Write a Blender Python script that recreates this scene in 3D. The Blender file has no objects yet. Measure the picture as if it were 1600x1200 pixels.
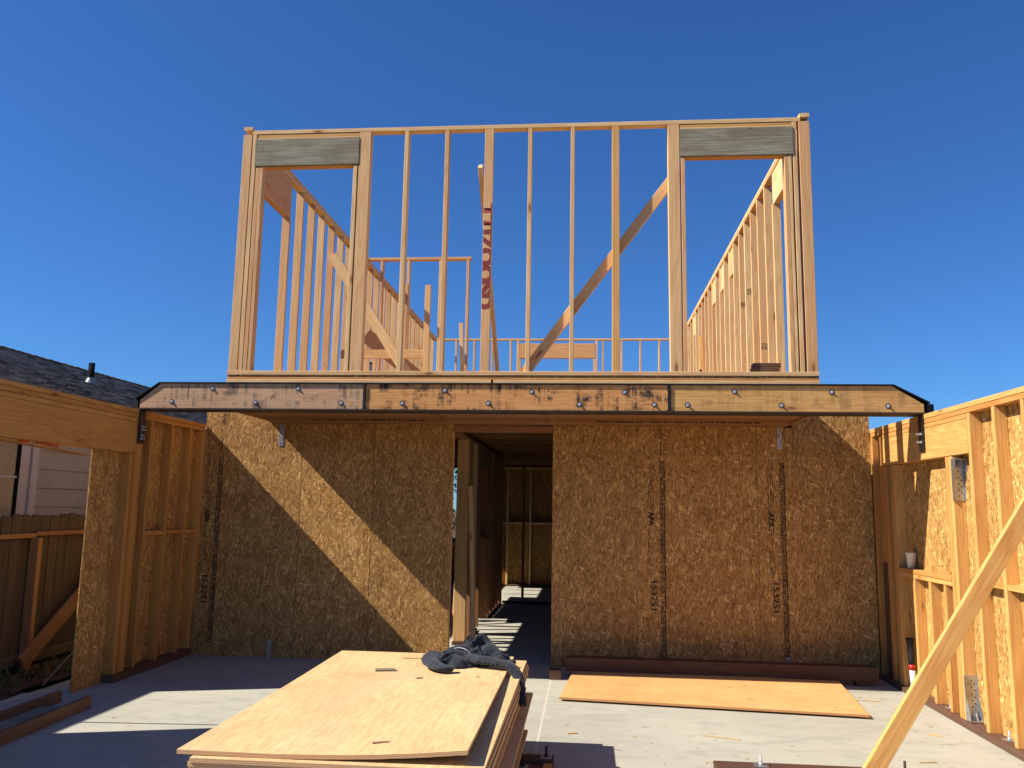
import bpy, bmesh, math, random
from mathutils import Vector, Matrix
random.seed(7)
R = math.radians
S = bpy.context.scene
COL = S.collection
# ------------------------------------------------------------------ camera
YAW, PITCH, ROLL, CZ, F = -0.0916, 0.1484, 0.0170, 1.5818, 1299.9
def cam_axes():
    cy, sy, cp, sp, cr, sr = math.cos(YAW), math.sin(YAW), math.cos(PITCH), math.sin(PITCH), math.cos(ROLL), math.sin(ROLL)
    w = Vector((sy*cp, cy*cp, sp)); r = Vector((cy, -sy, 0)); u = r.cross(w)
    return r*cr+u*sr, -r*sr+u*cr, w
cr_, cu_, cw_ = cam_axes()
cd = bpy.data.cameras.new('camera'); cam = bpy.data.objects.new('camera', cd); COL.objects.link(cam)
cd.sensor_width = 36; cd.sensor_fit = 'HORIZONTAL'; cd.lens = F/1600*36; cd.clip_start = .05; cd.clip_end = 2000
m = Matrix((cr_, cu_, -cw_)).transposed().to_4x4(); m.translation = (0, 0, CZ); cam.matrix_world = m
S.camera = cam
# ------------------------------------------------------------------ light
SD = Vector((1, .30, -.97)).normalized()          # direction in which the sun's rays travel
world = bpy.data.worlds.new('World'); S.world = world; world.use_nodes = True
wn = world.node_tree.nodes; wl = world.node_tree.links
bg = wn['Background']; bg.inputs[1].default_value = 0.046
sky = wn.new('ShaderNodeTexSky'); sky.sky_type = 'NISHITA'; sky.sun_disc = False
sky.sun_elevation = math.asin(-SD.z); sky.sun_rotation = math.atan2(-SD.x, -SD.y)
sky.altitude = 0; sky.air_density = 1.0; sky.dust_density = 0.05; sky.ozone_density = 4.0
tint = wn.new('ShaderNodeMix'); tint.data_type = 'RGBA'; tint.blend_type = 'MULTIPLY'; tint.inputs[0].default_value = 1
tint.inputs[7].default_value = (.55, 1.06, 1.72, 1); wl.new(sky.outputs[0], tint.inputs[6]); wl.new(tint.outputs[2], bg.inputs[0])
sl = bpy.data.lights.new('sun', 'SUN'); sl.energy = 5.0; sl.angle = R(.5); sl.color = (1, .93, .82)
so = bpy.data.objects.new('sun', sl); COL.objects.link(so); so.rotation_euler = SD.to_track_quat('-Z', 'Y').to_euler()
so.location = (-20, -6, 20)
S.view_settings.view_transform = 'Standard'; S.view_settings.look = 'None'
S.view_settings.exposure = 0.68; S.view_settings.gamma = 1
S.render.engine = 'CYCLES'
S.cycles.diffuse_bounces = 2

# ------------------------------------------------------------------ measured sizes (metres)
YB, XL, XR, H = 8.77, -4.172, 2.875, 2.44
YU, UL, UR = 7.65, -3.46, 2.085
DECK = 2.81
# ------------------------------------------------------------------ materials
class NT:
    def __init__(s, name, rough=.7, spec=.3):
        s.m = bpy.data.materials.new(name); s.m.use_nodes = True
        s.t = s.m.node_tree; s.n = s.t.nodes; s.b = s.n['Principled BSDF']
        s.b.inputs['Roughness'].default_value = rough
        s.b.inputs['Specular IOR Level'].default_value = spec
    def add(s, kind, **kw):
        n = s.n.new(kind)
        for k, v in kw.items(): setattr(n, k, v)
        return n
    def put(s, sock, v):
        if hasattr(v, 'is_linked'): s.t.links.new(v, sock)
        else: sock.default_value = v
    def math(s, op, a, b=0.0, c=None):
        n = s.add('ShaderNodeMath', operation=op); s.put(n.inputs[0], a); s.put(n.inputs[1], b)
        if c is not None: s.put(n.inputs[2], c)
        return n.outputs[0]
    def vmath(s, op, a, b):
        n = s.add('ShaderNodeVectorMath', operation=op); s.put(n.inputs[0], a); s.put(n.inputs[1], b); return n.outputs[0]
    def co(s, out='Object'): return s.add('ShaderNodeTexCoord').outputs[out]
    def rnd(s): return s.add('ShaderNodeObjectInfo').outputs['Random']
    def xyz(s, x=0., y=0., z=0.):
        n = s.add('ShaderNodeCombineXYZ'); s.put(n.inputs[0], x); s.put(n.inputs[1], y); s.put(n.inputs[2], z); return n.outputs[0]
    def sep(s, v): n = s.add('ShaderNodeSeparateXYZ'); s.put(n.inputs[0], v); return n.outputs
    def noise(s, v, scale=1., detail=2., rough=.5, dist=0.):
        n = s.add('ShaderNodeTexNoise'); s.put(n.inputs['Vector'], v); n.inputs['Scale'].default_value = scale
        n.inputs['Detail'].default_value = detail; n.inputs['Roughness'].default_value = rough; n.inputs['Distortion'].default_value = dist
        return n.outputs
    def vor(s, v, scale=1., feature='F1'):
        n = s.add('ShaderNodeTexVoronoi', feature=feature); s.put(n.inputs['Vector'], v); n.inputs['Scale'].default_value = scale
        return n.outputs
    def ramp(s, f, stops, interp='LINEAR'):
        n = s.add('ShaderNodeValToRGB'); s.put(n.inputs[0], f); r = n.color_ramp; r.interpolation = interp
        while len(r.elements) < len(stops): r.elements.new(.5)
        for e, (p, c) in zip(r.elements, stops):
            e.position = p; e.color = (*c, 1) if len(c) == 3 else c
        return n.outputs[0]
    def mix(s, f, a, b, mode='MIX'):
        n = s.add('ShaderNodeMix', data_type='RGBA', blend_type=mode); s.put(n.inputs[0], f)
        for sock, v in ((n.inputs[6], a), (n.inputs[7], b)):
            if isinstance(v, tuple) and len(v) == 3: v = (*v, 1)
            s.put(sock, v)
        return n.outputs[2]
    def remap(s, v, a, b, c=0., d=1.):
        n = s.add('ShaderNodeMapRange'); s.put(n.inputs[0], v); n.inputs[1].default_value = a; n.inputs[2].default_value = b
        n.inputs[3].default_value = c; n.inputs[4].default_value = d; return n.outputs[0]
    def col(s, v):
        if isinstance(v, tuple) and len(v) == 3: v = (*v, 1)
        s.put(s.b.inputs['Base Color'], v)
    def bump(s, h, strength=.3, dist=.002):
        n = s.add('ShaderNodeBump'); n.inputs['Strength'].default_value = strength; n.inputs['Distance'].default_value = dist
        s.put(n.inputs['Height'], h); s.t.links.new(n.outputs[0], s.b.inputs['Normal'])

def lumber(name, pale, red, dark=.62, knots=1., rough=.68, stain=0., weather=0.):
    k = NT(name, rough, .25)
    r = k.rnd(); o = k.co()
    off = k.xyz(k.math('MULTIPLY', r, 17.3), k.math('MULTIPLY', r, 31.7), k.math('MULTIPLY', r, 57.1))
    p = k.vmath('ADD', o, off)
    # annual rings: contour lines of a stretched noise run along the board (local Z)
    rings = k.noise(k.vmath('MULTIPLY', p, (5., 5., .35)), 1., 2., .45)[0]
    s1 = k.math('SINE', k.math('MULTIPLY', rings, 120.))
    fine = k.noise(k.vmath('MULTIPLY', p, (90., 90., 2.5)), 1., 3., .6)[0]
    patch = k.noise(k.vmath('MULTIPLY', p, (3., 3., 1.2)), 1., 3., .6)[0]
    tone = k.mix(k.remap(k.math('ADD', k.math('MULTIPLY', r, .75), k.math('MULTIPLY', patch, .5)), .25, 1.0), pale, red)
    tone = k.mix(k.remap(s1, -.2, 1., 0., .38), tone, k.mix(1., tone, (.80, .58, .42), 'MULTIPLY'))
    tone = k.mix(k.remap(fine, .38, .7, 0., .45), tone, k.mix(1., tone, (.62, .5, .4), 'MULTIPLY'))
    vk = k.vor(k.vmath('MULTIPLY', p, (5.5, 5.5, 1.7)), 1.)
    d = vk['Distance']
    kn = k.remap(k.math('ADD', d, k.math('MULTIPLY', fine, .05)), .07, .13, 1., 0.)
    kmask = k.math('MULTIPLY', kn, knots)
    tone = k.mix(k.math('MULTIPLY', kmask, .75), tone, (.22*dark, .10*dark, .045*dark))
    halo = k.remap(d, .10, .26, .3*knots, 0.)
    tone = k.mix(halo, tone, k.mix(1., tone, (.75, .5, .33), 'MULTIPLY'))
    if stain:
        st = k.noise(k.vmath('MULTIPLY', p, (2.5, 9., 6.)), 1., 4., .65)[0]
        dr = k.noise(k.vmath('MULTIPLY', p, (1.2, .8, 26.)), 1., 2., .6)[0]
        f = k.math('MULTIPLY', k.remap(st, .46, .62), k.remap(dr, .42, .56))
        tone = k.mix(k.math('MULTIPLY', f, stain), tone, (.03, .025, .022))
    if weather:
        wv = k.noise(k.vmath('MULTIPLY', p, (14., 14., 1.6)), 1., 4., .6)[0]
        tone = k.mix(k.remap(wv, .3, .7, .25*weather, weather), tone, (.30, .27, .24))
    k.col(tone)
    k.bump(k.math('ADD', fine, k.math('MULTIPLY', s1, .2)), .25, .0015)
    return k.m

M = {}
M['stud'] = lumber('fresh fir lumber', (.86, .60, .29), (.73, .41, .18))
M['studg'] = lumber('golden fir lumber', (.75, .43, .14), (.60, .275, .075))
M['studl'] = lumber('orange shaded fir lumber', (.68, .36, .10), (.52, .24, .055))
M['pt'] = lumber('treated lumber', (.15, .085, .055), (.09, .047, .032), knots=.6)
M['beamg'] = lumber('grey weathered plank', (.60, .38, .21), (.46, .27, .14), stain=.7, weather=.12)
M['beamo'] = lumber('stained orange plank', (.74, .40, .15), (.62, .29, .095), stain=1., knots=.8)
M['beamy'] = lumber('yellow plank', (.70, .44, .16), (.58, .33, .11), stain=.35)
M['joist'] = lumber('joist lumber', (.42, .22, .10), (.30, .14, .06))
M['fence'] = lumber('weathered fence board', (.075, .060, .042), (.045, .036, .026), knots=.5, weather=.16, rough=.9)
M['furn'] = lumber('aged rail lumber', (.30, .19, .10), (.22, .13, .07), rough=.85)

def make_osb(name, tint=(1, 1, 1)):
    k = NT(name, .62, .25)
    r = k.rnd(); o = k.co()
    p = k.vmath('ADD', o, k.xyz(k.math('MULTIPLY', r, 9.1), k.math('MULTIPLY', r, 3.7), k.math('MULTIPLY', r, 21.3)))
    warp = k.vmath('MULTIPLY', k.noise(p, 9., 2.)[1], (.012, .012, .012)); p = k.vmath('ADD', p, warp)
    sx, sy, sz = k.sep(p)[:3]
    h = k.math('ADD', sx, sy)          # panels stand along x or y, this is the horizontal coordinate
    def strands(ang, su, sv, seed):
        c, s_ = math.cos(ang), math.sin(ang)
        u = k.math('ADD', k.math('MULTIPLY', h, c), k.math('MULTIPLY', sz, s_))
        v = k.math('SUBTRACT', k.math('MULTIPLY', sz, c), k.math('MULTIPLY', h, s_))
        vo = k.vor(k.xyz(k.math('MULTIPLY', u, su), k.math('MULTIPLY', v, sv), seed), 1.)
        return k.sep(vo['Color'])[0], vo['Distance']
    ls = [strands(.1, 70., 11., 1.), strands(.55, 64., 13., 7.), strands(-.45, 66., 12., 13.), strands(1.2, 60., 16., 19.), strands(-.15, 110., 20., 29.)]
    def tone(f): return k.ramp(f, [(0., (.24, .13, .05)), (.16, (.38, .22, .09)), (.5, (.47, .295, .13)), (.84, (.57, .375, .175)), (1., (.80, .60, .33))])
    def pick(seed, sc):
        return k.vor(k.xyz(k.math('MULTIPLY', h, sc), k.math('MULTIPLY', sz, sc*.6), seed), 1.)
    f = ls[0][0]; dd = ls[0][1]
    for i, th in ((1, .55), (2, .6), (3, .72), (4, .66)):
        sel = k.math('GREATER_THAN', ls[i][0], th)
        n = k.add('ShaderNodeMix', data_type='FLOAT'); k.put(n.inputs[0], sel); k.put(n.inputs[2], f)
        k.put(n.inputs[3], k.math('FRACT', k.math('MULTIPLY', ls[i][0], 7.3))); f = n.outputs[0]
        n = k.add('ShaderNodeMix', data_type='FLOAT'); k.put(n.inputs[0], sel); k.put(n.inputs[2], dd); k.put(n.inputs[3], ls[i][1]); dd = n.outputs[0]
    c = tone(f)
    c = k.mix(k.remap(dd, .45, .75, 0., .4), c, (.16, .085, .035))
    ht = k.noise(k.xyz(k.math('MULTIPLY', h, 60.), k.math('MULTIPLY', sz, 22.), 0.), 1., 2., .6)[0]
    c = k.mix(k.remap(ht, .60, .68, 0., .75), c, (.12, .06, .025))
    big = k.noise(p, 2.2, 3., .6)[0]
    c = k.mix(k.remap(big, .3, .7, 0., .3), c, k.mix(1., c, (.72, .66, .55), 'MULTIPLY'))
    cl = k.noise(k.xyz(k.math('MULTIPLY', h, 9.), k.math('MULTIPLY', sz, 3.5), 3.), 1., 4., .65)[0]
    c = k.mix(k.remap(cl, .42, .62, 0., .42), c, k.mix(1., c, (.62, .56, .48), 'MULTIPLY'))
    tr = k.mix(r, (.86, .84, .80), (1.1, 1.08, 1.05)); c = k.mix(1., c, tr, 'MULTIPLY')
    c = k.mix(1., c, (*tint, 1), 'MULTIPLY')
    k.col(c); k.bump(k.math('ADD', f, k.math('MULTIPLY', dd, -1.)), .35, .003)
    return k.m
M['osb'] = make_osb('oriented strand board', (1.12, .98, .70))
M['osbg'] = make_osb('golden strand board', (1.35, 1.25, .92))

def make_ply():
    k = NT('plywood face', .6, .3)
    r = k.rnd(); o = k.co()
    p = k.vmath('ADD', o, k.xyz(k.math('MULTIPLY', r, 19.), k.math('MULTIPLY', r, 7.), 0.))
    q = k.vmath('MULTIPLY', p, (3.2, 1., 1.))
    g = k.noise(q, 1.3, 3., .55, .3)[0]
    s1 = k.math('SINE', k.math('MULTIPLY', g, 90.))
    fine = k.noise(k.vmath('MULTIPLY', p, (70., 5., 70.)), 1., 3., .6)[0]
    patch = k.noise(p, 1.8, 4., .6)[0]
    c = k.mix(k.remap(patch, .35, .65), (.76, .55, .27), (.68, .45, .21))
    c = k.mix(k.remap(s1, .2, 1., 0., .2), c, (.52, .30, .12))
    c = k.mix(k.remap(fine, .42, .7, 0., .5), c, (.45, .26, .13))
    dt = k.noise(p, 5., 5., .7, .8)[0]; c = k.mix(k.remap(dt, .55, .72, 0., .35), c, (.42, .27, .14))
    pk = k.noise(k.vmath('MULTIPLY', p, (1., .45, 1.)), 1.6, 2.)[0]
    c = k.mix(k.remap(pk, .55, .68, 0., .35), c, (.66, .40, .23))
    vk = k.vor(k.vmath('MULTIPLY', p, (5., 3.2, .01)), 1.)
    c = k.mix(k.remap(vk['Distance'], .045, .085, .85, 0.), c, (.24, .12, .05))
    vk2 = k.vor(k.vmath('MULTIPLY', p, (1.1, 1.9, .01)), 1.)
    c = k.mix(k.remap(vk2['Distance'], .03, .05, .7, 0.), c, (.85, .66, .34))
    # laminated edges
    nz = k.math('ABSOLUTE', k.sep(k.add('ShaderNodeNewGeometry').outputs['Normal'])[2])
    lay = k.math('SINE', k.math('MULTIPLY', k.sep(o)[2], 900.))
    e = k.mix(k.remap(lay, -.3, .6), (.42, .24, .12), (.72, .46, .23))
    e = k.mix(k.remap(k.noise(k.vmath('MULTIPLY', p, (9., 9., 400.)), 1., 3.)[0], .35, .7, 0., .6), e, (.50, .25, .12))
    c = k.mix(k.remap(nz, .4, .6), e, c)
    k.col(c); k.bump(fine, .15, .001); return k.m
M['ply'] = make_ply()
M['ply2'] = make_ply(); _b = M['ply2'].node_tree; _l = _b.nodes['Principled BSDF'].inputs['Base Color'].links[0]; _m = _b.nodes.new('ShaderNodeMix'); _m.data_type = 'RGBA'; _m.blend_type = 'MULTIPLY'; _m.inputs[0].default_value = 1; _m.inputs[7].default_value = (.97, .82, .66, 1); _b.links.new(_l.from_socket, _m.inputs[6]); _b.links.new(_m.outputs[2], _b.nodes['Principled BSDF'].inputs['Base Color'])

def make_weather_ply():
    k = NT('weathered grey green board', .85, .15)
    o = k.co(); r = k.rnd(); p = k.vmath('ADD', o, k.xyz(r, r, k.math('MULTIPLY', r, 8.)))
    g = k.noise(k.vmath('MULTIPLY', p, (55., 55., 2.6)), 1., 6., .7, 0.)[0]
    b = k.noise(k.vmath('MULTIPLY', p, (6., 6., 2.)), 1., 3., .6)[0]
    c = k.mix(k.remap(g, .40, .60), (.22, .195, .135), (.37, .335, .24))
    c = k.mix(k.remap(b, .44, .62, 0., .75), c, (.20, .165, .10))
    vk = k.vor(k.vmath('MULTIPLY', p, (6., 6., 3.)), 1.)
    c = k.mix(k.remap(vk['Distance'], .04, .08, .8, 0.), c, (.05, .035, .025))
    k.col(c); k.bump(g, .5, .002); return k.m
M['wply'] = make_weather_ply()

def make_concrete():
    k = NT('smooth concrete', .78, .3)
    o = k.co()
    a = k.noise(o, .9, 5., .6, .4)[0]; b = k.noise(k.vmath('MULTIPLY', o, (1., 2.2, 1.)), 2.6, 6., .65, .5)[0]; f = k.noise(o, 60., 3.)[0]
    c = k.mix(k.remap(a, .35, .65), (.39, .375, .305), (.46, .44, .355))
    c = k.mix(k.remap(b, .50, .66, 0., .5), c, (.27, .28, .24))
    c = k.mix(k.remap(b, .30, .42, .4, 0.), c, (.52, .48, .385))
    c = k.mix(k.remap(f, .4, .7, 0., .12), c, (.3, .3, .28))
    sx = k.sep(o)[0]
    wob = k.math('MULTIPLY', k.math('SUBTRACT', k.noise(o, 6., 2.)[0], .5), .01)
    dj = k.math('ABSOLUTE', k.math('ADD', k.math('ADD', sx, .335), wob))
    c = k.mix(k.remap(dj, .004, .010, .75, 0.), c, (.66, .60, .48))
    c = k.mix(k.remap(dj, .0, .003, .6, 0.), c, (.30, .27, .22))
    k.col(c); k.bump(k.math('ADD', f, k.math('MULTIPLY', b, 2.)), .12, .003)
    return k.m
M['conc'] = make_concrete()

def simple(name, col, rough=.5, metal=0., nz=0., scale=20., spec=.4, bump=0.):
    k = NT(name, rough, spec); k.b.inputs['Metallic'].default_value = metal
    n = k.noise(k.co(), scale, 4., .6)[0]
    dk = tuple(v*(1-nz) for v in col)
    k.col(k.mix(k.remap(n, .35, .65), dk, col))
    if bump: k.bump(n, bump, .003)
    return k.m
M['steel'] = simple('black painted steel', (.018, .016, .016), .45, .0, .4, 12.)
M['rust'] = simple('brown primer steel', (.045, .03, .024), .6, .0, .4, 9.)
M['galv'] = simple('galvanised steel', (.62, .63, .63), .38, .85, .35, 14.)
M['bolt'] = simple('zinc bolt', (.55, .56, .58), .4, .35, .3, 60.)
M['ink'] = simple('black stamp ink', (.03, .022, .015), .8, 0, .5, 60.)
_k = M['ink'].node_tree; _n = _k.nodes.new('ShaderNodeTexNoise'); _n.inputs['Scale'].default_value = 90; _n.inputs['Detail'].default_value = 3
_c = _k.nodes.new('ShaderNodeTexCoord'); _k.links.new(_c.outputs['Object'], _n.inputs['Vector'])
_r = _k.nodes.new('ShaderNodeMapRange'); _r.inputs[1].default_value = .30; _r.inputs[2].default_value = .38; _k.links.new(_n.outputs[0], _r.inputs[0]); _k.links.new(_r.outputs[0], _k.nodes['Principled BSDF'].inputs['Alpha'])
M['inkf'] = simple('faded stamp ink', (.42, .24, .10), .8, 0, .2, 60.)
M['redink'] = simple('red mill paint', (.33, .045, .035), .75, 0, .35, 30.)
M['orange'] = simple('orange marking paint', (.75, .12, .02), .7, 0, .4, 20.)
M['dirt'] = simple('bare dirt', (.12, .08, .05), .95, 0, .6, 6., .1, .8)
M['trim'] = simple('white painted trim', (.64, .60, .54), .5, 0, .1, 5.)
M['siding'] = simple('grey painted siding', (.50, .45, .33), .65, 0, .12, 3.)
M['glass'] = simple('curtained window pane', (.42, .37, .27), .12, 0, .35, 30.)
M['pipe'] = simple('black vent pipe', (.010, .010, .011), .95, 0, .3, 8., .1)
M['lead'] = simple('grey flashing', (.32, .33, .34), .45, .4, .3, 12.)
M['cup'] = simple('white paper cup', (.74, .71, .66), .6, 0, .06, 30.)
M['grip'] = simple('black rubber grip', (.012, .012, .013), .6, 0, .3, 80.)
M['red'] = simple('red paint', (.50, .015, .012), .4, 0, .1, 30.)
M['white'] = simple('white paint', (.75, .72, .68), .45, 0, .1, 30.)
M['zip'] = simple('white zipper tape', (.55, .54, .52), .6, 0, .2, 80.)
M['leaf'] = simple('green leaves', (.055, .095, .022), .6, 0, .5, 3.)
M['bark'] = simple('bark', (.10, .07, .05), .9, 0, .5, 12., .1, .6)
M['blue'] = simple('blue tarp', (.05, .14, .42), .5, 0, .2, 12.)
M['chip'] = simple('wood chip', (.62, .42, .20), .7, 0, .3, 40.)
def make_cloth():
    k = NT('dark heather cotton', .95, .1)
    o = k.co(); n = k.noise(o, 14., 4., .65)[0]; f = k.noise(o, 420., 2.)[0]
    c = k.mix(k.remap(n, .35, .65), (.015, .017, .023), (.034, .038, .048))
    c = k.mix(k.remap(f, .4, .7, 0., .3), c, (.07, .078, .092))
    k.col(c); k.bump(f, .3, .001)
    k.b.inputs['Sheen Weight'].default_value = .12
    return k.m
M['cloth'] = make_cloth()
def make_shingle():
    k = NT('asphalt shingles', .95, .1)
    o = k.co(); x, y, z = k.sep(o)[:3]
    br = k.add('ShaderNodeTexBrick'); k.put(br.inputs['Vector'], k.xyz(y, x, 0.))
    br.inputs['Scale'].default_value = 1.; br.inputs['Brick Width'].default_value = .22; br.inputs['Row Height'].default_value = .125
    br.inputs['Mortar Size'].default_value = .004; br.inputs['Color1'].default_value = (.035, .038, .038, 1); br.inputs['Color2'].default_value = (.30, .31, .29, 1)
    br.inputs['Mortar'].default_value = (.03, .03, .03, 1); br.offset_frequency = 2; br.offset = .37; br.inputs['Bias'].default_value = 0
    n = k.noise(k.vmath('MULTIPLY', o, (2., 5., 1.)), 3., 5., .7)[0]
    c = k.mix(k.remap(n, .35, .65, .0, .4), br.outputs[0], (.19, .18, .15))
    k.col(c); k.bump(k.noise(o, 200., 2.)[0], .5, .004); return k.m
M['shingle'] = make_shingle()

# ------------------------------------------------------------------ builders
def tag(o, label=None, cat=None, group=None, kind=None):
    for a, v in (('label', label), ('category', cat), ('group', group), ('kind', kind)):
        if v: o[a] = v
    return o
def thing(name, label, cat, loc, group=None):
    o = bpy.data.objects.new(name, None); o.empty_display_size = .1; COL.objects.link(o); o.location = loc
    return tag(o, label, cat, group)
def wpos(o):
    v = Vector(o.location)
    while o.parent: o = o.parent; v = v + Vector(o.location)
    return v
def link(name, mesh, mat, loc, rot=None, parent=None):
    o = bpy.data.objects.new(name, mesh); COL.objects.link(o)
    if mat and not mesh.materials: mesh.materials.append(mat)
    if parent is not None: o.parent = parent; loc = Vector(loc) - PW[parent.name]
    o.location = loc
    if rot is not None: o.rotation_mode = 'QUATERNION'; o.rotation_quaternion = rot
    return o
PW = {}
def reg(o): PW[o.name] = wpos(o); return o
_cache = {}
def barmesh(a, b, l, mat, ch=.0025):
    """bar of section a (local x) by b (local y), length l along local z, softened long edges"""
    key = (round(a, 4), round(b, 4), round(l, 4), mat.name)
    if key in _cache: return _cache[key]
    a2, b2, l2 = a/2, b/2, l/2; c = min(ch, a/5, b/5)
    ring = [(-a2+c, -b2), (a2-c, -b2), (a2, -b2+c), (a2, b2-c), (a2-c, b2), (-a2+c, b2), (-a2, b2-c), (-a2, -b2+c)]
    vs = [(x, y, -l2) for x, y in ring]+[(x, y, l2) for x, y in ring]
    fs = [tuple(reversed(range(8))), tuple(range(8, 16))]+[(i, (i+1) % 8, 8+(i+1) % 8, 8+i) for i in range(8)]
    me = bpy.data.meshes.new('bar'); me.from_pydata(vs, [], fs); me.materials.append(mat); me.update()
    _cache[key] = me; return me
QX = Matrix(((0, 0, 1), (1, 0, 0), (0, 1, 0))).to_quaternion()
QY = Matrix(((0, 1, 0), (0, 0, 1), (1, 0, 0))).to_quaternion()
def bx(name, x0, x1, y0, y1, z0, z1, mat, parent=None, jit=0.):
    """axis aligned timber; its grain (local z) follows the longest side"""
    d = (x1-x0, y1-y0, z1-z0); c = Vector(((x0+x1)/2, (y0+y1)/2, (z0+z1)/2)); ax = max(range(3), key=lambda i: d[i])
    if ax == 2: me = barmesh(d[0], d[1], d[2], mat); q = Matrix.Identity(3).to_quaternion()
    elif ax == 0: me = barmesh(d[1], d[2], d[0], mat); q = QX.copy()
    else: me = barmesh(d[2], d[0], d[1], mat); q = QY.copy()
    if jit:
        a = Vector((random.uniform(-1, 1), random.uniform(-1, 1), random.uniform(-1, 1))).normalized()
        q = Matrix.Rotation(random.uniform(-jit, jit), 3, a).to_quaternion() @ q
        c = c+Vector((random.uniform(-1, 1), random.uniform(-1, 1), 0))*jit*.5
    return link(name, me, mat, c, q, parent)
def ab(name, a, b, w, t, side, mat, parent=None):
    """timber from a to b, w across direction side, t across the other"""
    a, b = Vector(a), Vector(b); z = (b-a).normalized(); x = Vector(side); x = (x-z*x.dot(z)).normalized(); y = z.cross(x)
    q = Matrix((x, y, z)).transposed().to_quaternion()
    return link(name, barmesh(w, t, (b-a).length, mat), mat, (a+b)/2, q, parent)
def meshobj(name, vs, fs, mat, loc=(0, 0, 0), parent=None, smooth=False):
    me = bpy.data.meshes.new(name); me.from_pydata([tuple(v) for v in vs], [], fs); me.update()
    if smooth:
        for p in me.polygons: p.use_smooth = True
    return link(name, me, mat, loc, None, parent)
def panel(name, x0, x1, y0, y1, z0, z1, mat, parent=None):
    """sheet with local axes = world axes"""
    a, b, c = (x1-x0)/2, (y1-y0)/2, (z1-z0)/2
    vs = [(sx*a, sy*b, sz*c) for sz in (-1, 1) for sx, sy in ((-1, -1), (1, -1), (1, 1), (-1, 1))]
    fs = [(3, 2, 1, 0), (4, 5, 6, 7), (0, 1, 5, 4), (1, 2, 6, 5), (2, 3, 7, 6), (3, 0, 4, 7)]
    return meshobj(name, vs, fs, mat, ((x0+x1)/2, (y0+y1)/2, (z0+z1)/2), parent)
def lathe(name, prof, mat, loc, parent=None, n=24, axis=None, smooth=True, cap=True):
    vs, fs = [], []
    for r, z in prof:
        for i in range(n): a = 2*math.pi*i/n; vs.append((r*math.cos(a), r*math.sin(a), z))
    for j in range(len(prof)-1):
        for i in range(n): k = (i+1) % n; fs.append((j*n+i, j*n+k, (j+1)*n+k, (j+1)*n+i))
    if cap: fs += [tuple(reversed(range(n))), tuple(range((len(prof)-1)*n, len(prof)*n))]
    if axis is not None:
        q = Vector(axis).to_track_quat('Z', 'Y'); vs = [tuple(q @ Vector(v)) for v in vs]
    return meshobj(name, vs, fs, mat, loc, parent, smooth)
def quads(name, rects, y, mat, parent, normal='y'):
    """flat ink marks: rects (x0,x1,z0,z1) on a plane facing the camera side"""
    c = Vector((rects[0][0], y, rects[0][2])); vs, fs = [], []
    for x0, x1, z0, z1 in rects:
        i = len(vs); vs += [(x0-c.x, 0, z0-c.z), (x1-c.x, 0, z0-c.z), (x1-c.x, 0, z1-c.z), (x0-c.x, 0, z1-c.z)]; fs.append((i, i+1, i+2, i+3))
    return meshobj(name, vs, fs, mat, c, parent)
def textmesh(txt, size, bold=0.):
    cu = bpy.data.curves.new('t', 'FONT'); cu.body = txt; cu.size = size; cu.offset = bold; cu.align_x = 'CENTER'; cu.align_y = 'CENTER'
    cu.resolution_u = 3
    o = bpy.data.objects.new('t', cu); COL.objects.link(o)
    dg = bpy.context.evaluated_depsgraph_get(); me = bpy.data.meshes.new_from_object(o.evaluated_get(dg))
    bpy.data.objects.remove(o); return me
def wall_text(name, txt, size, c, ang, mat, parent, bold=0., clip=None, sx=1.):
    """text on a plane facing -y, turned ang degrees in that plane"""
    me = textmesh(txt, size, bold); me.materials.clear()
    me.transform(Matrix.Diagonal((sx, 1, 1, 1)))
    me.transform(Matrix.Rotation(R(90), 4, 'X') @ Matrix.Rotation(R(ang), 4, 'Z'))
    if clip:
        bm = bmesh.new(); bm.from_mesh(me)
        for xx, nn in ((clip[0]-c[0], -1), (clip[1]-c[0], 1)):
            bmesh.ops.bisect_plane(bm, geom=bm.verts[:]+bm.edges[:]+bm.faces[:], plane_co=(xx, 0, 0), plane_no=(nn, 0, 0), clear_outer=True)
        bm.to_mesh(me); bm.free()
    return link(name, me, mat, c, None, parent)

# ------------------------------------------------------------------ ground and slab
def grid(name, x0, x1, y0, y1, n, z, mat, kind, amp=0.):
    vs, fs = [], []
    for j in range(n+1):
        for i in range(n+1):
            vs.append((x0+(x1-x0)*i/n, y0+(y1-y0)*j/n, z+random.uniform(-amp, amp)))
    for j in range(n):
        for i in range(n): a = j*(n+1)+i; fs.append((a, a+1, a+n+2, a+n+1))
    o = meshobj(name, vs, fs, mat, (0, 0, 0), None, amp > 0); tag(o, kind=kind); return o
grid('ground', -400, 400, -400, 400, 4, -.06, M['dirt'], 'structure')
grid('dirt_bed', -5.35, -4.60, 3., 18., 60, .035, M['dirt'], 'structure', .02)
sl_ = panel('concrete_slab', -4.62, 3.12, 1., 18.4, -.2, 0., M['conc']); sl_.data.transform(Matrix.Translation(sl_.location)); sl_.location = (0, 0, 0)
tag(sl_, kind='structure')
th = panel('concrete_step', -4.80, -4.50, 5.2, 6.78, -.15, .012, M['conc']); tag(th, kind='structure')

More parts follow.
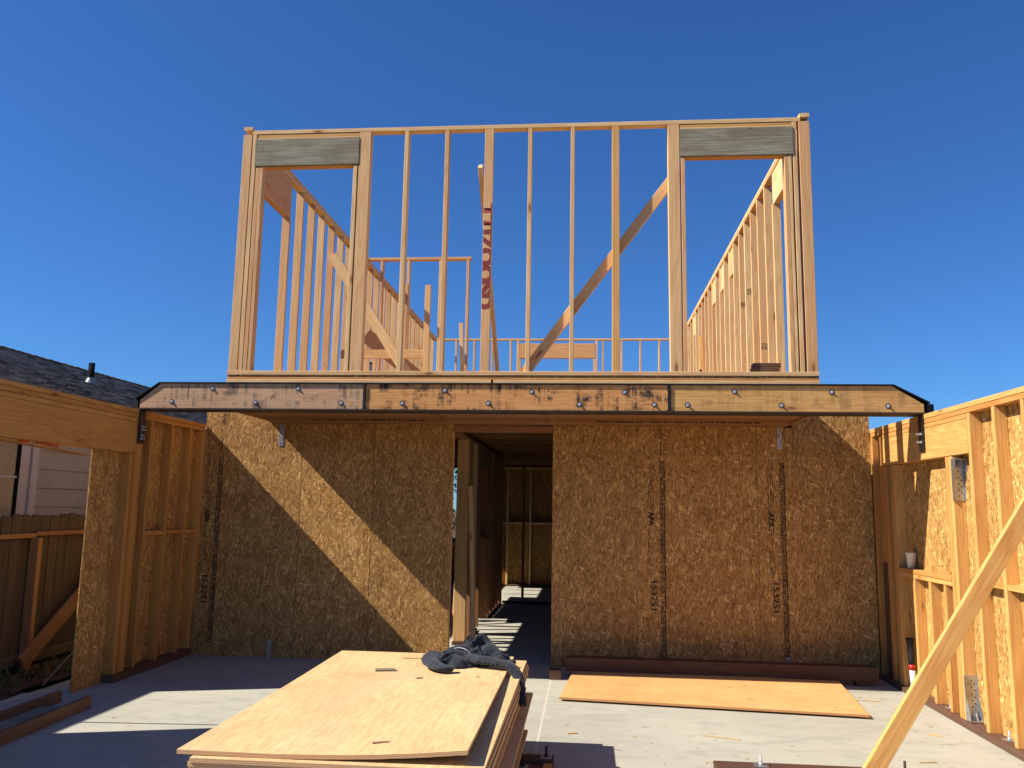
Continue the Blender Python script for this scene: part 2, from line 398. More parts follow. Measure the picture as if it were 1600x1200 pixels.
# ------------------------------------------------------------------ back wall of the garage (strand board)
BW = reg(thing('sheathed_wall', 'back garage wall clad in brown strand board with a doorway in the middle', 'wall', (-.9, YB, 0)))
def osbp(x0, x1, z0, z1, mat='osb', name='osb_panel', y0=YB, y1=YB+.011): return reg(panel(name, x0+.0028, x1-.0028, y0, y1, z0, z1, M[mat], BW))
D1, D2 = -1.42, -.364
P_ = {}
for x0, x1 in ((XL+.003, -3.065), (-3.065, -2.278), (-2.278, D1), (D2, .512), (.512, 1.731), (1.731, XR-.004)):
    P_[x0] = osbp(x0, x1, -.01, 2.1505)
for x0, x1, zt in ((XL+.003, -3.40, 2.575), (-3.40, -2.278, 2.46), (-2.278, D1, 2.46), (D2, .512, 2.46), (.512, 1.731, 2.46), (1.731, 2.02, 2.46), (2.02, 2.10, 2.447), (2.10, XR-.004, 2.575)):
    osbp(x0, x1, 2.1515, zt)
for x in (-3.084, -2.297, .493, 1.712, 2.001, 2.081): bx('stud', x, x+.037, YB+.013, YB+.103, .04, 2.38, M['stud'], BW)  # unseen backing added behind the seams to stop light leaking through
for x in (-4.15, -3.75, -3.35, -2.7, -1.9, D1-.04, D2+.002, .1, .9, 1.3, 2.47, 2.83):
    bx('stud', x, x+.038, YB+.013, YB+.103, .04, 2.38, M['stud'], BW, .002)
bx('bottom_plate', XL+.03, D1, YB+.014, YB+.102, .001, .039, M['pt'], BW); bx('bottom_plate', D2, XR, YB+.014, YB+.102, .001, .039, M['pt'], BW)
bx('top_plate', XL+.14, XR, YB+.014, YB+.102, 2.385, 2.445, M['joist'], BW)
for x0, pn in list(P_.items()):
    w = pn.dimensions.x or 1; xs_ = [v.co.x for v in pn.data.vertices]; w = max(xs_); rc = []
    cxp = pn.matrix_basis.translation.x+BW.location.x
    z = .06
    while z < 2.12:
        for xx in (cxp-w+.012, cxp+w-.014): rc.append((xx, xx+.005, z, z+.005))
        if int(z*10) % 3 == 0: rc.append((cxp-.003, cxp+.002, z, z+.005))
        z += .15
    quads('nail_heads', rc, YB-.0011, M['steel'], pn)
# printed nailing guides and grade marks
def guide(par, x0, x1, z0, z1, slant=0.):
    rc = []
    z = z1
    while z > z0:
        hh = random.uniform(.004, .012)
        for cidx in range(3):
            w = (x1-x0)/3
            if random.random() < .9:
                a = x0+cidx*w+random.uniform(0, .006); rc.append((a, a+w*random.uniform(.6, 1.), z-hh, z))
        z -= hh+random.uniform(.002, .006)
    z = z0
    while z < z1:
        zz = min(z1, z+random.uniform(.1, .5)); rc.append((x0+.047, x0+.053, z, zz)); z = zz+random.uniform(.01, .04)
    quads('nailing_guide', rc, YB-.0012, M['ink'], par)
def stamp(par, x, z0, z1):
    rc = []
    for k in range(3):
        z = z1-.02
        xx = x-.028+k*.022
        while z > z0+.02:
            seg = random.uniform(.05, .16)
            if random.random() < .7:
                zz = z
                while zz > max(z-seg, z0):
                    hh = random.uniform(.005, .011)
                    rc.append((xx, xx+random.uniform(.008, .014), zz-hh, zz)); zz -= hh+.004
            z -= seg+.05
    rc += [(x-.05, x+.03, z1-.003, z1), (x-.05, x+.03, z0, z0+.003)]
    quads('grade_stamp', rc, YB-.0012, M['ink'], par)
for par, xg, xs in ((P_[.512], .745, .655), (P_[1.731], 1.955, 1.865), (P_[XL+.003], -4.0, -4.09)):
    guide(par, xg, xg+.055, .12, 2.09)
    stamp(par, xs, .98, 2.12)
    dz = {.512: 0., 1.731: .01, XL+.003: -.05}[[q for q in P_ if P_[q] is par][0]]
    wall_text('panel_number', '1532S1', .085, (xs+.025, YB-.0014, .73+dz), -90, M['ink'], par, .0015, None, 1.3)
    wall_text('grade_mark', 'APA', .075, (xs, YB-.0015, 1.50+dz), -90, M['ink'], par, .003)
for xg, zt in ((.735, 2.45), (-4.0, 2.57)): 
    quads('nailing_guide', [(xg+.02, xg+.028, 2.155, 2.30)]+[(xg+random.uniform(0, .03), xg+random.uniform(.035, .055), zt-.02-i*.012, zt-.014-i*.012) for i in range(10)], YB-.0012, M['ink'], BW)
# steel straps screwed to the wall
for x, z0, z1, nm in ((-3.335, 2.21, 2.46, 'dark steel strap hanging at the top left of the strand board wall'), (1.945, 2.23, 2.46, 'grey steel strap at the top right of the strand board wall'),
                      (-3.34, .0, .17, 'shaded steel strap at the foot of the strand board wall, left side'), (1.965, .03, .17, 'pale steel strap with holes at the foot of the wall behind the long timber')):
    t = reg(thing('steel_strap', nm, 'metal strap', (x, YB-.003, z0)))
    panel('plate', x, x+.05, YB-.006, YB-.002, z0, z1, M['galv'], t)
    for i in range(4):
        lathe('screw', [(.006, 0), (.006, .004)], M['steel'], (x+.014+.022*(i % 2), YB-.006, z0+.03+(z1-z0-.05)*i/3.5), t, 10, (0, -1, 0))

# ------------------------------------------------------------------ framed side walls of the garage
def stud_y(par, x0, x1, y, z0, z1, mat='studg', w=.042, name='stud'): return bx(name, x0, x1, y, y+w, z0, z1, M[mat], par, .003)
# left
LW = reg(thing('framed_wall', 'left garage wall of open studs with strand board outside and a wide window opening', 'wall', (XL-.07, 7.2, 0)))
xi, xo = XL, XL-.089
for y0, y1 in ((7.28, 8.76),): bx('bottom_plate', xo, xi+.02, y0, y1, .0, .07, M['pt'], LW)
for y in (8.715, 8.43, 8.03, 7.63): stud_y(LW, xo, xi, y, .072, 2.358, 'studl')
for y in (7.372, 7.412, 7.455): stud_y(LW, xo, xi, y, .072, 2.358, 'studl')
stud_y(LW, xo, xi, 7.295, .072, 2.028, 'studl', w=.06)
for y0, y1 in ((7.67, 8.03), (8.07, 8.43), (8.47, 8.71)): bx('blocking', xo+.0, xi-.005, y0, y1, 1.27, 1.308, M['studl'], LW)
bx('header', xo+.02, xi-.002, 3.6, 7.365, 2.03, 2.318, M['studl'], LW)
bx('header_plate', xo+.01, xi, 3.6, 7.365, 2.320, 2.356, M['studl'], LW)
bx('top_plate', xo, xi-.001, 3.0, 8.766, 2.360, 2.398, M['studl'], LW)
bx('top_plate', xo, xi+.002, 3.0, 8.766, 2.400, 2.438, M['studl'], LW)
panel('osb_panel', xo-.012, xo, 6.85, 8.78, -.02, 2.43, M['osb'], LW)
panel('osb_panel', xo-.012, xo, 3.0, 5.52, -.02, 2.43, M['osb'], LW)
panel('osb_panel', xo-.012, xo, 5.521, 6.849, 2.03, 2.43, M['osb'], LW)
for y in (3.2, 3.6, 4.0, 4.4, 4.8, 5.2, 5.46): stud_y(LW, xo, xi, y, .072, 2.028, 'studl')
bx('bottom_plate', xo, xi+.02, 3.0, 5.4, .0, .07, M['pt'], LW)
# the loose strip under the header with orange paint on it
t = reg(thing('loose_strip', 'thin sagging wooden strip with orange paint under the left header', 'wood strip', (XL-.1, 6.2, 2.0)))
ab('strip', (XL-.10, 5.3, 2.035), (XL-.10, 6.75, 1.975), .07, .012, (1, 0, 0), M['studg'], t)
ab('paint_mark', (XL-.055, 6.05, 2.022), (XL-.055, 6.32, 2.012), .024, .016, (1, 0, 0), M['orange'], t)
ab('paint_mark', (XL-.055, 5.86, 2.026), (XL-.055, 5.96, 2.022), .024, .015, (1, 0, 0), M['orange'], t)
# right
RW = reg(thing('framed_wall', 'right garage wall of sunlit golden studs with strand board outside and a boarded window', 'wall', (XR+.07, 6.8, 0)))
xi, xo = XR, XR+.089
bx('bottom_plate', xi-.03, xo, 3.0, 8.76, .0, .045, M['pt'], RW)
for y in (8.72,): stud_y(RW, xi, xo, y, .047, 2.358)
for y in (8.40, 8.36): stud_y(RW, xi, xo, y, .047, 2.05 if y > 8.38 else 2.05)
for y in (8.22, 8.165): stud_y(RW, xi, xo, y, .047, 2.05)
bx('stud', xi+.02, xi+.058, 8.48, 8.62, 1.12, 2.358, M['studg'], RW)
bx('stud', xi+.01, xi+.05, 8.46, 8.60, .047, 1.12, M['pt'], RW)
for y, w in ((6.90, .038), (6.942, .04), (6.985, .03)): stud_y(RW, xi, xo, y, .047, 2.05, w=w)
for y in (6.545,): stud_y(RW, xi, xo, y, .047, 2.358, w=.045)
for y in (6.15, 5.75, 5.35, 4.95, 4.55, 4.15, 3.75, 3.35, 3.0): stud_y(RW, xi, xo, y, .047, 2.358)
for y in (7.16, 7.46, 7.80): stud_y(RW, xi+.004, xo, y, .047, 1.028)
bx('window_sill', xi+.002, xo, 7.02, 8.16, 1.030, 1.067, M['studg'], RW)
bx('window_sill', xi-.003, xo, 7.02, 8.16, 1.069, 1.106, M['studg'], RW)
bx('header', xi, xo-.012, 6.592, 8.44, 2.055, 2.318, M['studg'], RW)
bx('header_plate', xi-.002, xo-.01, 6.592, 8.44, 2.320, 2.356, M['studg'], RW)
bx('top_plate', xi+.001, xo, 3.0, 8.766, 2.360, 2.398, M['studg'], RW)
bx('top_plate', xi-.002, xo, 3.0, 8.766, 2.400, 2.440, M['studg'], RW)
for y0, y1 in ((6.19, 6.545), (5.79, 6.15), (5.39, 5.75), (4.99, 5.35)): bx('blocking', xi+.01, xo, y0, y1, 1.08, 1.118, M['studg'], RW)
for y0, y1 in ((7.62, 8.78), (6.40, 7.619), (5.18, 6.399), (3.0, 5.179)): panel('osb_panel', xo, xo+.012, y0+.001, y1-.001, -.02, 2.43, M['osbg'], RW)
# hold-down brackets
def holdown(z0, flip, label):
    t = reg(thing('holdown_bracket', label, 'metal bracket', (xi+.06, 6.895, z0), None))
    h = .33; yb = 6.898
    s = -1 if flip else 1; zb = z0+h if flip else z0
    panel('back_plate', xi-.006, xi+.088, yb-.004, yb, min(zb, zb+s*h), max(zb, zb+s*h), M['galv'], t)
    for sx in (xi-.006, xi+.085):
        vs = [(sx, yb-.004, zb+s*h), (sx, yb-.004, zb), (sx, yb-.075, zb+s*.01), (sx, yb-.075, zb+s*.05), (sx, yb-.02, zb+s*.17), (sx, yb-.018, zb+s*h)]
        vs += [(x+.003, y, z) for x, y, z in vs]
        fs = [(0, 1, 2, 3, 4, 5), (11, 10, 9, 8, 7, 6)]+[(i, (i+1) % 6, 6+(i+1) % 6, 6+i) for i in range(6)]
        meshobj('side_flange', vs, fs, M['galv'], PW[t.name], t).location = -PW[t.name]
    panel('seat', xi-.003, xi+.085, yb-.075, yb-.004, min(zb, zb+s*.012), max(zb, zb+s*.012), M['galv'], t)
    lathe('anchor_nut', [(.012, 0), (.012, .02), (.007, .02), (.007, .05)], M['bolt'], (xi+.055, yb-.04, zb+s*.012), t, 6, (0, 0, s), False)
    for i in range(9):
        lathe('screw', [(.005, 0), (.005, .003)], M['steel'], (xi+.045+.02*(i % 2), yb-.004, zb+s*(.10+.024*i)), t, 8, (0, -1, 0))
holdown(1.70, True, 'shiny galvanised bracket high on the right wall post beside the header')
holdown(.05, False, 'galvanised bracket bolted at the foot of the right wall post')
for y in (7.30, 6.36):
    t = reg(thing('anchor_bolt', 'small anchor bolt and washer on the right wall sill, '+('behind the brace' if y > 7 else 'just right of the lower bracket'), 'bolt', (xi+.05, y, .045)))
    panel('washer', xi+.012, xi+.09, y-.038, y+.038, .046, .052, M['galv'], t)
    lathe('rod', [(.014, 0), (.014, .015), (.008, .015), (.008, .06)], M['bolt'], (xi+.05, y, .052), t, 8)

# ------------------------------------------------------------------ steel beam with bolted timber infill
BM = reg(thing('steel_beam', 'long steel beam with bolted timber infill and sloped ends carrying the upper floor', 'beam', (-.6, 7.5, 2.44)))
x0, x1, c0, c1 = -4.21, 2.915, -4.0, 2.64
zb, zt, ze = 2.443, 2.700, 2.545
def prism(name, prof, y0, y1, mat, parent):
    n = len(prof); c = Vector((prof[0][0], y0, prof[0][1]))
    vs = [(x-c.x, 0, z-c.z) for x, z in prof]+[(x-c.x, y1-y0, z-c.z) for x, z in prof]
    fs = [tuple(range(n)), tuple(reversed(range(n, 2*n)))]+[(i, n+i, n+(i+1) % n, (i+1) % n) for i in range(n)]
    return meshobj(name, vs, fs, mat, c, parent)
ft = .010
prism('bottom_flange', [(x0-.02, zb), (x1+.02, zb), (x1+.02, zb+ft), (x0-.02, zb+ft)], 7.385, 7.625, M['rust'], BM)
prism('top_flange', [(x0-.02, ze), (x1+.02, ze), (c1, zt), (c0, zt)][::-1] and [(x0-.02, ze-ft), (c0, zt-ft), (c1, zt-ft), (x1+.02, ze-ft), (x1+.02, ze), (c1, zt), (c0, zt), (x0-.02, ze)], 7.385, 7.625, M['steel'], BM)
prism('web', [(x0-.02, zb+ft+.001), (x1+.02, zb+ft+.001), (x1+.02, ze-ft-.001), (c1, zt-ft-.001), (c0, zt-ft-.001), (x0-.02, ze-ft-.001)], 7.50, 7.511, M['steel'], BM)
for xx in (-2.035, .722):
    prism('splice_plate', [(xx-.009, zb+ft+.001), (xx+.009, zb+ft+.001), (xx+.009, zt-ft-.001), (xx-.009, zt-ft-.001)], 7.388, 7.622, M['steel'], BM)
for xx in (x0-.06, x1+.0):
    prism('end_plate', [(xx, zb+ft+.001), (xx+.06, zb+ft+.001), (xx+.06, ze-ft-.002), (xx, ze-ft-.002)], 7.42, 7.60, M['steel'], BM)
def plank(prof, mat):
    """infill plank; local z runs along the beam so that the grain does too"""
    n = len(prof); c = Vector((sum(p[0] for p in prof)/n, 7.447, sum(p[1] for p in prof)/n))
    # local (x,y,z) -> world (y,z,x)
    vs = [(-.047, z-c.z, x-c.x) for x, z in prof]+[(.047, z-c.z, x-c.x) for x, z in prof]
    fs = [tuple(range(n)), tuple(reversed(range(n, 2*n)))]+[(i, n+i, n+(i+1) % n, (i+1) % n) for i in range(n)]
    me = bpy.data.meshes.new('infill'); me.from_pydata(vs, [], fs); me.update()
    return link('infill_plank', me, M[mat], c, QX.copy(), BM)
g = .004
b0, b1 = zb+ft+g, zt-ft-g
plank([(x0+.03, b0), (-2.035-.014, b0), (-2.035-.014, b1), (c0+.01, b1), (x0+.03, ze-ft-.008)], 'beamg')
plank([(-2.035+.014, b0), (.722-.014, b0), (.722-.014, b1), (-2.035+.014, b1)], 'beamo')
plank([(.722+.014, b0), (x1-.03, b0), (x1-.03, ze-ft-.008), (c1-.01, b1), (.722+.014, b1)], 'beamy')
for x, z in ((-3.48, 2.64), (-2.66, 2.64), (-3.06, 2.51), (-2.25, 2.51), (-3.87, 2.515), (-1.68, 2.51), (-1.29, 2.63), (-.89, 2.515), (-.5, 2.62), (-.07, 2.51), (.33, 2.62), (.59, 2.51), (.88, 2.51), (1.29, 2.63), (1.69, 2.51), (2.12, 2.63), (2.59, 2.51)):
    bo = lathe('bolt', [(.018, 0), (.018, .003), (.012, .0031), (.012, .010), (.007, .0111), (.007, .015)], M['bolt'], (x, 7.400, z), BM, 6, (0, -1, 0), False)
    reg(bo)
    wsh = lathe('washer', [(.025, 0), (.025, .0015)], M['steel'], (x, 7.4004, z), bo, 20, (0, -1, 0), False)
for xx, sgn, nm in ((XL+.006, 1, 'black steel tab bolted to the left wall under the beam end'), (XR-.014, -1, 'black steel tab bolted to the right wall under the beam end')):
    t = reg(thing('steel_tab', nm, 'metal tab', (xx, 7.44, 2.1)))
    prism('plate', [(xx, 2.12), (xx+.008, 2.12), (xx+.008, 2.441), (xx, 2.441)], 7.385, 7.485, M['steel'], t)
    for z in ((2.17, 2.20, 2.25, 2.28) if sgn > 0 else (2.20, 2.27)):
        lathe('bolt', [(.013, 0), (.013, .012), (.007, .012), (.007, .04)], M['bolt'], (xx+(.008 if sgn > 0 else 0), 7.43, z), t, 8, (sgn, 0, 0), False)

# ------------------------------------------------------------------ upper floor platform
FL = reg(thing('floor_platform', 'upper floor deck on joists resting on the steel beam and the wall', 'floor deck', (-.7, 12.8, 2.48)))
bx('rim_board', UL, UR, YU-.004, YU+.034, 2.475, 2.728, M['studg'], FL)
bx('rim_plate', UL-.006, -.9, YU-.012, YU+.06, 2.732, 2.768, M['stud'], FL); bx('rim_plate', -.88, UR+.004, YU-.007, YU+.06, 2.732, 2.768, M['stud'], FL)
bx('rim_plate', UL-.002, UR+.002, YU-.003, YU+.06, 2.770, 2.788, M['studg'], FL)
panel('subfloor', UL, UR, YU+.002, 18.1, 2.790, DECK, M['osb'], FL)
for x in (UL, UR-.04): bx('edge_joist', x, x+.04, YU+.036, 18.1, 2.475, 2.788, M['joist'], FL)
for x in (D1-.09, D2-.01): bx('joist', x, x+.042, YU+.036, 8.60, 2.474, 2.788, M['joist'], FL)
for y, d in ((7.72, .30), (8.03, .28), (8.32, .28)): bx('soffit_board', UL+.05, UR-.05, y, y+d, 2.490, 2.51, M['joist'], FL)
bx('header_joist', UL+.045, UR-.045, 8.602, 8.69, 2.472, 2.787, M['joist'], FL); hj = bx('header_joist', UL+.045, UR-.045, 8.692, 8.765, 2.462, 2.787, M['joist'], FL)
for y in (9.05, 9.46, 9.95, 10.02, 10.75, 11.3, 15.1, 15.9): bx('joist', XL+.10, UL-.002, y, y+.04, 2.475, 2.70, M['joist'], FL)
panel('light_block_panel', XL-.02, UL-.002, 11.5, 14.55, 2.72, 2.735, M['osb'], FL); panel('light_block_panel', XL-.02, UL-.002, 16.3, 18.1, 2.72, 2.735, M['osb'], FL); panel('light_block_panel', UR+.002, XR+.1, 8.93, 18.1, 2.72, 2.735, M['osb'], FL)  # unseen panels added over the open side strips to darken the hallway
bx('rim_board', XL, XR, 17.62, 17.66, 2.442, 2.784, M['joist'], FL)  # added to close a bright gap at the far wall top
y = 9.1
while y < 17.5:
    bx('joist', UL+.045, UR-.05, y, y+.04, 2.475, 2.785, M['joist'], FL); y += .406
# ink text line on the ledger underside: dense illegible print
def print_line(xa, xb):
    vs, fs, x = [], [], xa
    while x < xb:
        for w, h in ((random.uniform(.006, .02), random.uniform(.014, .02)), (random.choice((.005, .005, .03)), .0012)):
            i = len(vs); vs += [(x-xa, 0, 0), (x-xa, 0, .0012), (x-xa, 0, h)]; x += w
            vs += [(x-xa, 0, 0), (x-xa, 0, .0012), (x-xa, 0, h)]; fs.append((i, i+3, i+4, i+1))
            if h > .002: fs.append((i+1, i+4, i+5, i+2))
    me = bpy.data.meshes.new('print'); me.from_pydata(vs, [], fs); bm = bmesh.new(); bm.from_mesh(me)
    bmesh.ops.remove_doubles(bm, verts=bm.verts, dist=.0002); bm.to_mesh(me); bm.free()
    link('joist_print', me, M['ink'], (xa, 8.600, 2.4735), None, FL)
print_line(.1, 1.75); print_line(-2.9, -1.7)

# ------------------------------------------------------------------ upper front wall
UW = reg(thing('framed_wall', 'upper front wall of bare studs standing on the steel beam, open to the sky', 'wall', (-.7, YU+.045, DECK)))
y0, y1 = YU, YU+.089; Z0, Z1 = 2.851, 5.262
bx('bottom_plate', UL-.006, UR+.004, y0-.006, y1, DECK+.001, Z0-.001, M['stud'], UW)
bx('top_plate', UL+.09, 2.0, y0, y1, Z1+.002, Z1+.041, M['stud'], UW)
def ups(xa, xb, za=Z0, zb_=Z1, mat='stud', yy=y1, name='stud', j=.002): return bx(name, xa, xb, y0, yy, za, zb_, M[mat], UW, j)
ups(UL, UL+.089, mat='stud'); ups(UL+.098, UL+.138); ups(UL+.146, UL+.184, zb_=4.915, name='trimmer'); ups(UL+.186, UL+.222, zb_=4.915, name='trimmer')
bx('header', UL+.13, -2.266, y0-.006, y1-.03, 4.925, 5.205, M['wply'], UW)
bx('header_plate', UL+.14, -2.266, y0+.002, y1, 5.209, 5.225, M['stud'], UW); bx('header_plate', UL+.14, -2.266, y0+.004, y1, 5.227, 5.259, M['studg'], UW)
bx('header_plate', UL+.15, -2.27, y0+.008, y1, 4.917, 4.924, M['studg'], UW)
ups(-2.315, -2.277, zb_=4.915, name='trimmer'); ups(-2.262, -2.15, name='post')
for x in (-1.808, -1.402): ups(x, x+.04)
LS = reg(ups(-1.008, -.922, yy=YU+.04, name='lettered_stud', j=0)); LS['label'] = 'wide stud with large red letters running down it'
for x in (-.582, -.171): ups(x, x+.038, j=.0025)
ups(.228, .298, mat='studg')
ups(.760, .868, name='post'); ups(.880, .918, zb_=4.925, name='trimmer')
bx('header', .872, 1.925, y0-.007, y1-.03, 4.935, 5.210, M['wply'], UW)
bx('header_plate', .872, 1.92, y0+.001, y1, 5.213, 5.228, M['stud'], UW); bx('header_plate', .872, 1.925, y0+.004, y1, 5.230, 5.259, M['studg'], UW)
bx('header_plate', .885, 1.86, y0+.007, y1, 4.927, 4.934, M['studg'], UW)
ups(1.842, 1.880, zb_=4.925, name='trimmer'); ups(1.882, 1.912, zb_=4.925, name='trimmer'); ups(1.925, 1.963); ups(1.985, UR, name='post')
wall_text('red_letters', 'TTIZOOSD', .20, (-.985, YU-.0015, 3.97), -90, M['redink'], LS, .012, (-1.006, -.930), 1.05).location -= Vector((0, 0, 0))
# upper side walls
def upper_side(xa, xb, label, y_first, hdr_end, hz, yend=18.1):
    t = reg(thing('framed_wall', label, 'wall', ((xa+xb)/2, 12.8, DECK)))
    bx('bottom_plate', xa, xb, y1+.002, yend, DECK+.001, Z0-.001, M['stud'], t)
    bx('top_plate', xa, xb, y1+.002, yend, Z1+.002, Z1+.040, M['stud'], t)
    bx('top_plate', xa, xb, y0-.004, yend, Z1+.043, Z1+.081, M['stud'], t)
    bx('header', xa+.01, xb-.01, y1+.004, hdr_end, hz+.002, Z1, M['stud'], t)
    y = y_first; i = 0
    while y < yend:
        bx('stud', xa, xb, y, y+.038, Z0, Z1 if i else hz, M['stud'], t, .004)
        if xa > 0 and i in (6, 8, 10, 16): bx('blocking', xa+.003, xb, y+.04, y+.366, 4.86, 5.22, M['stud'], t)
        y += .406; i += 1
    return t
URW = upper_side(UR-.089, UR-.001, 'long upper right wall of closely spaced studs running back from the corner', 8.87, 8.908, 4.90)
ULW = upper_side(UL+.001, UL+.089, 'long upper left wall of studs running back behind the window opening', 8.80, 8.838, 4.80)
for (i, zz) in ((2, 3.45), (4, 4.32), (5, 4.25)):
    yy = 8.87+.406*i-.003
    quads('grade_stamp', [(2.005+.018*a, 2.017+.018*a, zz+.02*b, zz+.02*b+random.uniform(.004, .014)) for a in range(4) for b in range(4)], yy, M['ink'], URW)
# partition and far wall on the deck
PT_ = reg(thing('framed_partition', 'short open partition of thin studs standing inside the upper floor', 'partition', (-2.5, 11.75, DECK)))
bx('bottom_plate', UL+.09, -1.71, 11.71, 11.80, DECK+.001, Z0, M['stud'], PT_); bx('top_plate', UL+.09, -1.71, 11.71, 11.80, 5.19, 5.23, M['stud'], PT_)
for x in (-3.06, -2.66, -2.18, -1.77): bx('stud', x, x+.038, 11.71, 11.80, Z0, 5.188, M['stud'], PT_, .004)
FW = reg(thing('framed_wall', 'far upper wall of studs with a broad header at the back of the deck', 'wall', (-.7, 18.05, DECK)))
bx('bottom_plate', UL+.09, UR-.09, 18.0, 18.09, DECK+.001, Z0, M['stud'], FW); bx('top_plate', UL+.09, UR-.09, 18.0, 18.09, Z1+.002, Z1+.04, M['stud'], FW)
x = UL+.12
while x < UR-.1:
    if not (-1.5 < x < .12): bx('stud', x, x+.038, 18.0, 18.089, Z0, Z1, M['stud'], FW, .003)
    x += .406
bx('stud', -1.56, -1.51, 18.0, 18.089, Z0, Z1, M['stud'], FW); bx('stud', .165, .215, 18.0, 18.089, Z0, Z1, M['stud'], FW)
bx('trimmer', -1.505, -1.467, 18.0, 18.089, Z0, 4.86, M['stud'], FW); bx('trimmer', .122, .16, 18.0, 18.089, Z0, 4.86, M['stud'], FW)
bx('header', -1.505, .16, 17.995, 18.08, 4.862, 5.19, M['stud'], FW)
# temporary braces and loose pieces on the deck
def loose(name, label, cat, a, b, w, t_, side, mat='stud', group=None):
    o = ab(name, a, b, w, t_, side, M[mat]); return tag(o, label, cat, group)
loose('diagonal_brace', 'diagonal brace crossing behind the studs right of centre on the upper floor', 'brace', (-.62, 7.765, 2.82), (.86, 7.765, 4.83), .095, .038, (0, 0, 1), 'stud')
loose('leaning_brace', 'steep brace leaning behind the red lettered stud', 'brace', (-1.055, 7.70, 4.90), (-1.015, 9.54, 2.815), .040, .089, (1, 0, 0))
loose('diagonal_brace', 'wide brace slanting down from the upper left wall behind the post and the first stud', 'brace', (-3.37, 10.4, 4.86), (-2.02, 10.4, 2.83), .13, .038, (1, 0, 0))
loose('loose_stud', 'reddish upright board standing free behind the second thin stud', 'board', (-2.06, 10.3, 2.815), (-2.055, 10.32, 4.42), .075, .038, (1, 0, 0), 'stud')
loose('loose_stud', 'thin pale upright board beside the reddish one', 'board', (-2.52, 11.0, 2.815), (-2.49, 11.0, 4.62), .05, .04, (1, 0, 0), 'stud')
loose('loose_stud', 'short upright board in front of the partition end stud', 'board', (-1.60, 10.6, 2.815), (-1.66, 10.6, 3.98), .05, .038, (1, 0, 0), 'stud')
loose('loose_board', 'dark board leaning low against the upper left wall', 'board', (-3.1, 11.2, 3.95), (-1.9, 11.3, 3.0), .20, .02, (0, 0, 1), 'joist')
loose('loose_board', 'crosswise board low behind the upper left studs', 'board', (-3.35, 10.9, 3.62), (-2.2, 10.9, 3.62), .12, .03, (0, 0, 1), 'stud')
loose('loose_stud', 'leaning orange board low among the upper right studs', 'board', (1.86, 13.6, 2.82), (1.90, 14.0, 4.5), .07, .03, (1, 0, 0), 'studg')
for k, (a, zz, nm) in enumerate(((0, 2.812, 'bottom'), (.006, 2.852, 'second'), (-.01, 2.892, 'third'), (.0, 2.932, 'top'))):
    o = bx('timber_block', 1.55+a, 1.80+a, 7.86, 7.99+a, zz, zz+.038, M['pt'], None); tag(o, nm+' brown timber block of the pile in the right upper window opening', 'timber block', 'brown blocks on the upper deck')
for (x, y, h, nm) in ((-2.12, 7.9, .15, 'threaded rod right of the left upper post'), (-1.62, 8.3, .12, 'small threaded rod between the first two thin studs'), (-.49, 8.6, .16, 'threaded rod standing in the middle of the upper floor'), (1.16, 8.6, .2, 'threaded rod in the right upper window opening')):
    o = lathe('threaded_rod', [(.008, 0), (.008, h), (.014, h), (.014, h+.02), (.006, h+.02)], M['steel'], (x, y, DECK), None, 8, None, False); tag(o, nm, 'rod')

# ------------------------------------------------------------------ inside of the house behind the doorway
IP = reg(thing('framed_partition', 'dark inner partition of studs running back along the left of the hallway', 'partition', (-1.5, 12, 0)))
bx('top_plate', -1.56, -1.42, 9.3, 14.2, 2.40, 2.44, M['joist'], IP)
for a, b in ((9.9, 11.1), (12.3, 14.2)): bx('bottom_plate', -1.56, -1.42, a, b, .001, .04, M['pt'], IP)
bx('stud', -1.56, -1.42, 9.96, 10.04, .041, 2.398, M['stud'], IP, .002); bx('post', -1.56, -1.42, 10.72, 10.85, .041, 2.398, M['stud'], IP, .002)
for y, w in ((10.34, .04), (11.15, .04), (12.0, .04), (12.36, .04), (12.75, .09), (13.15, .04), (13.55, .04), (14.05, .14)): bx('stud', -1.56, -1.42, y, y+w, .041, 2.398, M['joist'], IP, .002)  # darker lumber than the lit studs, painting in the hallway shade
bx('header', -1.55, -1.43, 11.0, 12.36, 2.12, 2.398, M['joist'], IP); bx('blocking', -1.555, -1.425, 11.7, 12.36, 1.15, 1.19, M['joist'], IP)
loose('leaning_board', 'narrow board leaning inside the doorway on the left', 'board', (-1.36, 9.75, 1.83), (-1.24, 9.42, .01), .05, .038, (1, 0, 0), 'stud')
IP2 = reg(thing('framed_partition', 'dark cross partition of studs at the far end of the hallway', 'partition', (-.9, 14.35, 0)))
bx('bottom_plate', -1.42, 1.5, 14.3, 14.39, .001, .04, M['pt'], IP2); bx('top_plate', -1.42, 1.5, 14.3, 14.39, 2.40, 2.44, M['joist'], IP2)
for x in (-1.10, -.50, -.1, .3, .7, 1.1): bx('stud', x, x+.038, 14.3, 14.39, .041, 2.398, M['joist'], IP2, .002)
EW = reg(thing('sheathed_wall', 'rear ground floor wall with studs over strand board seen through the doorway', 'wall', (-.6, 17.6, 0)))
panel('osb_panel', -2.0, XR+.1, 17.6, 17.612, 0, 2.43, M['osb'], EW); panel('osb_panel', XL, -2.9, 17.6, 17.612, 0, 2.43, M['osb'], EW)
panel('osb_panel', -2.9, -2.0, 17.6, 17.612, 0, .9, M['osb'], EW)
x = XL+.1
while x < XR: bx('stud', x, x+.038, 17.45, 17.59, .041, 2.40, M['stud'], EW, .002); x += .48
bx('blocking', -2, XR, 17.44, 17.58, 1.26, 1.30, M['stud'], EW); bx('bottom_plate', XL, XR, 17.445, 17.59, .001, .04, M['pt'], EW); bx('top_plate', XL, XR, 17.445, 17.59, 2.401, 2.44, M['stud'], EW)
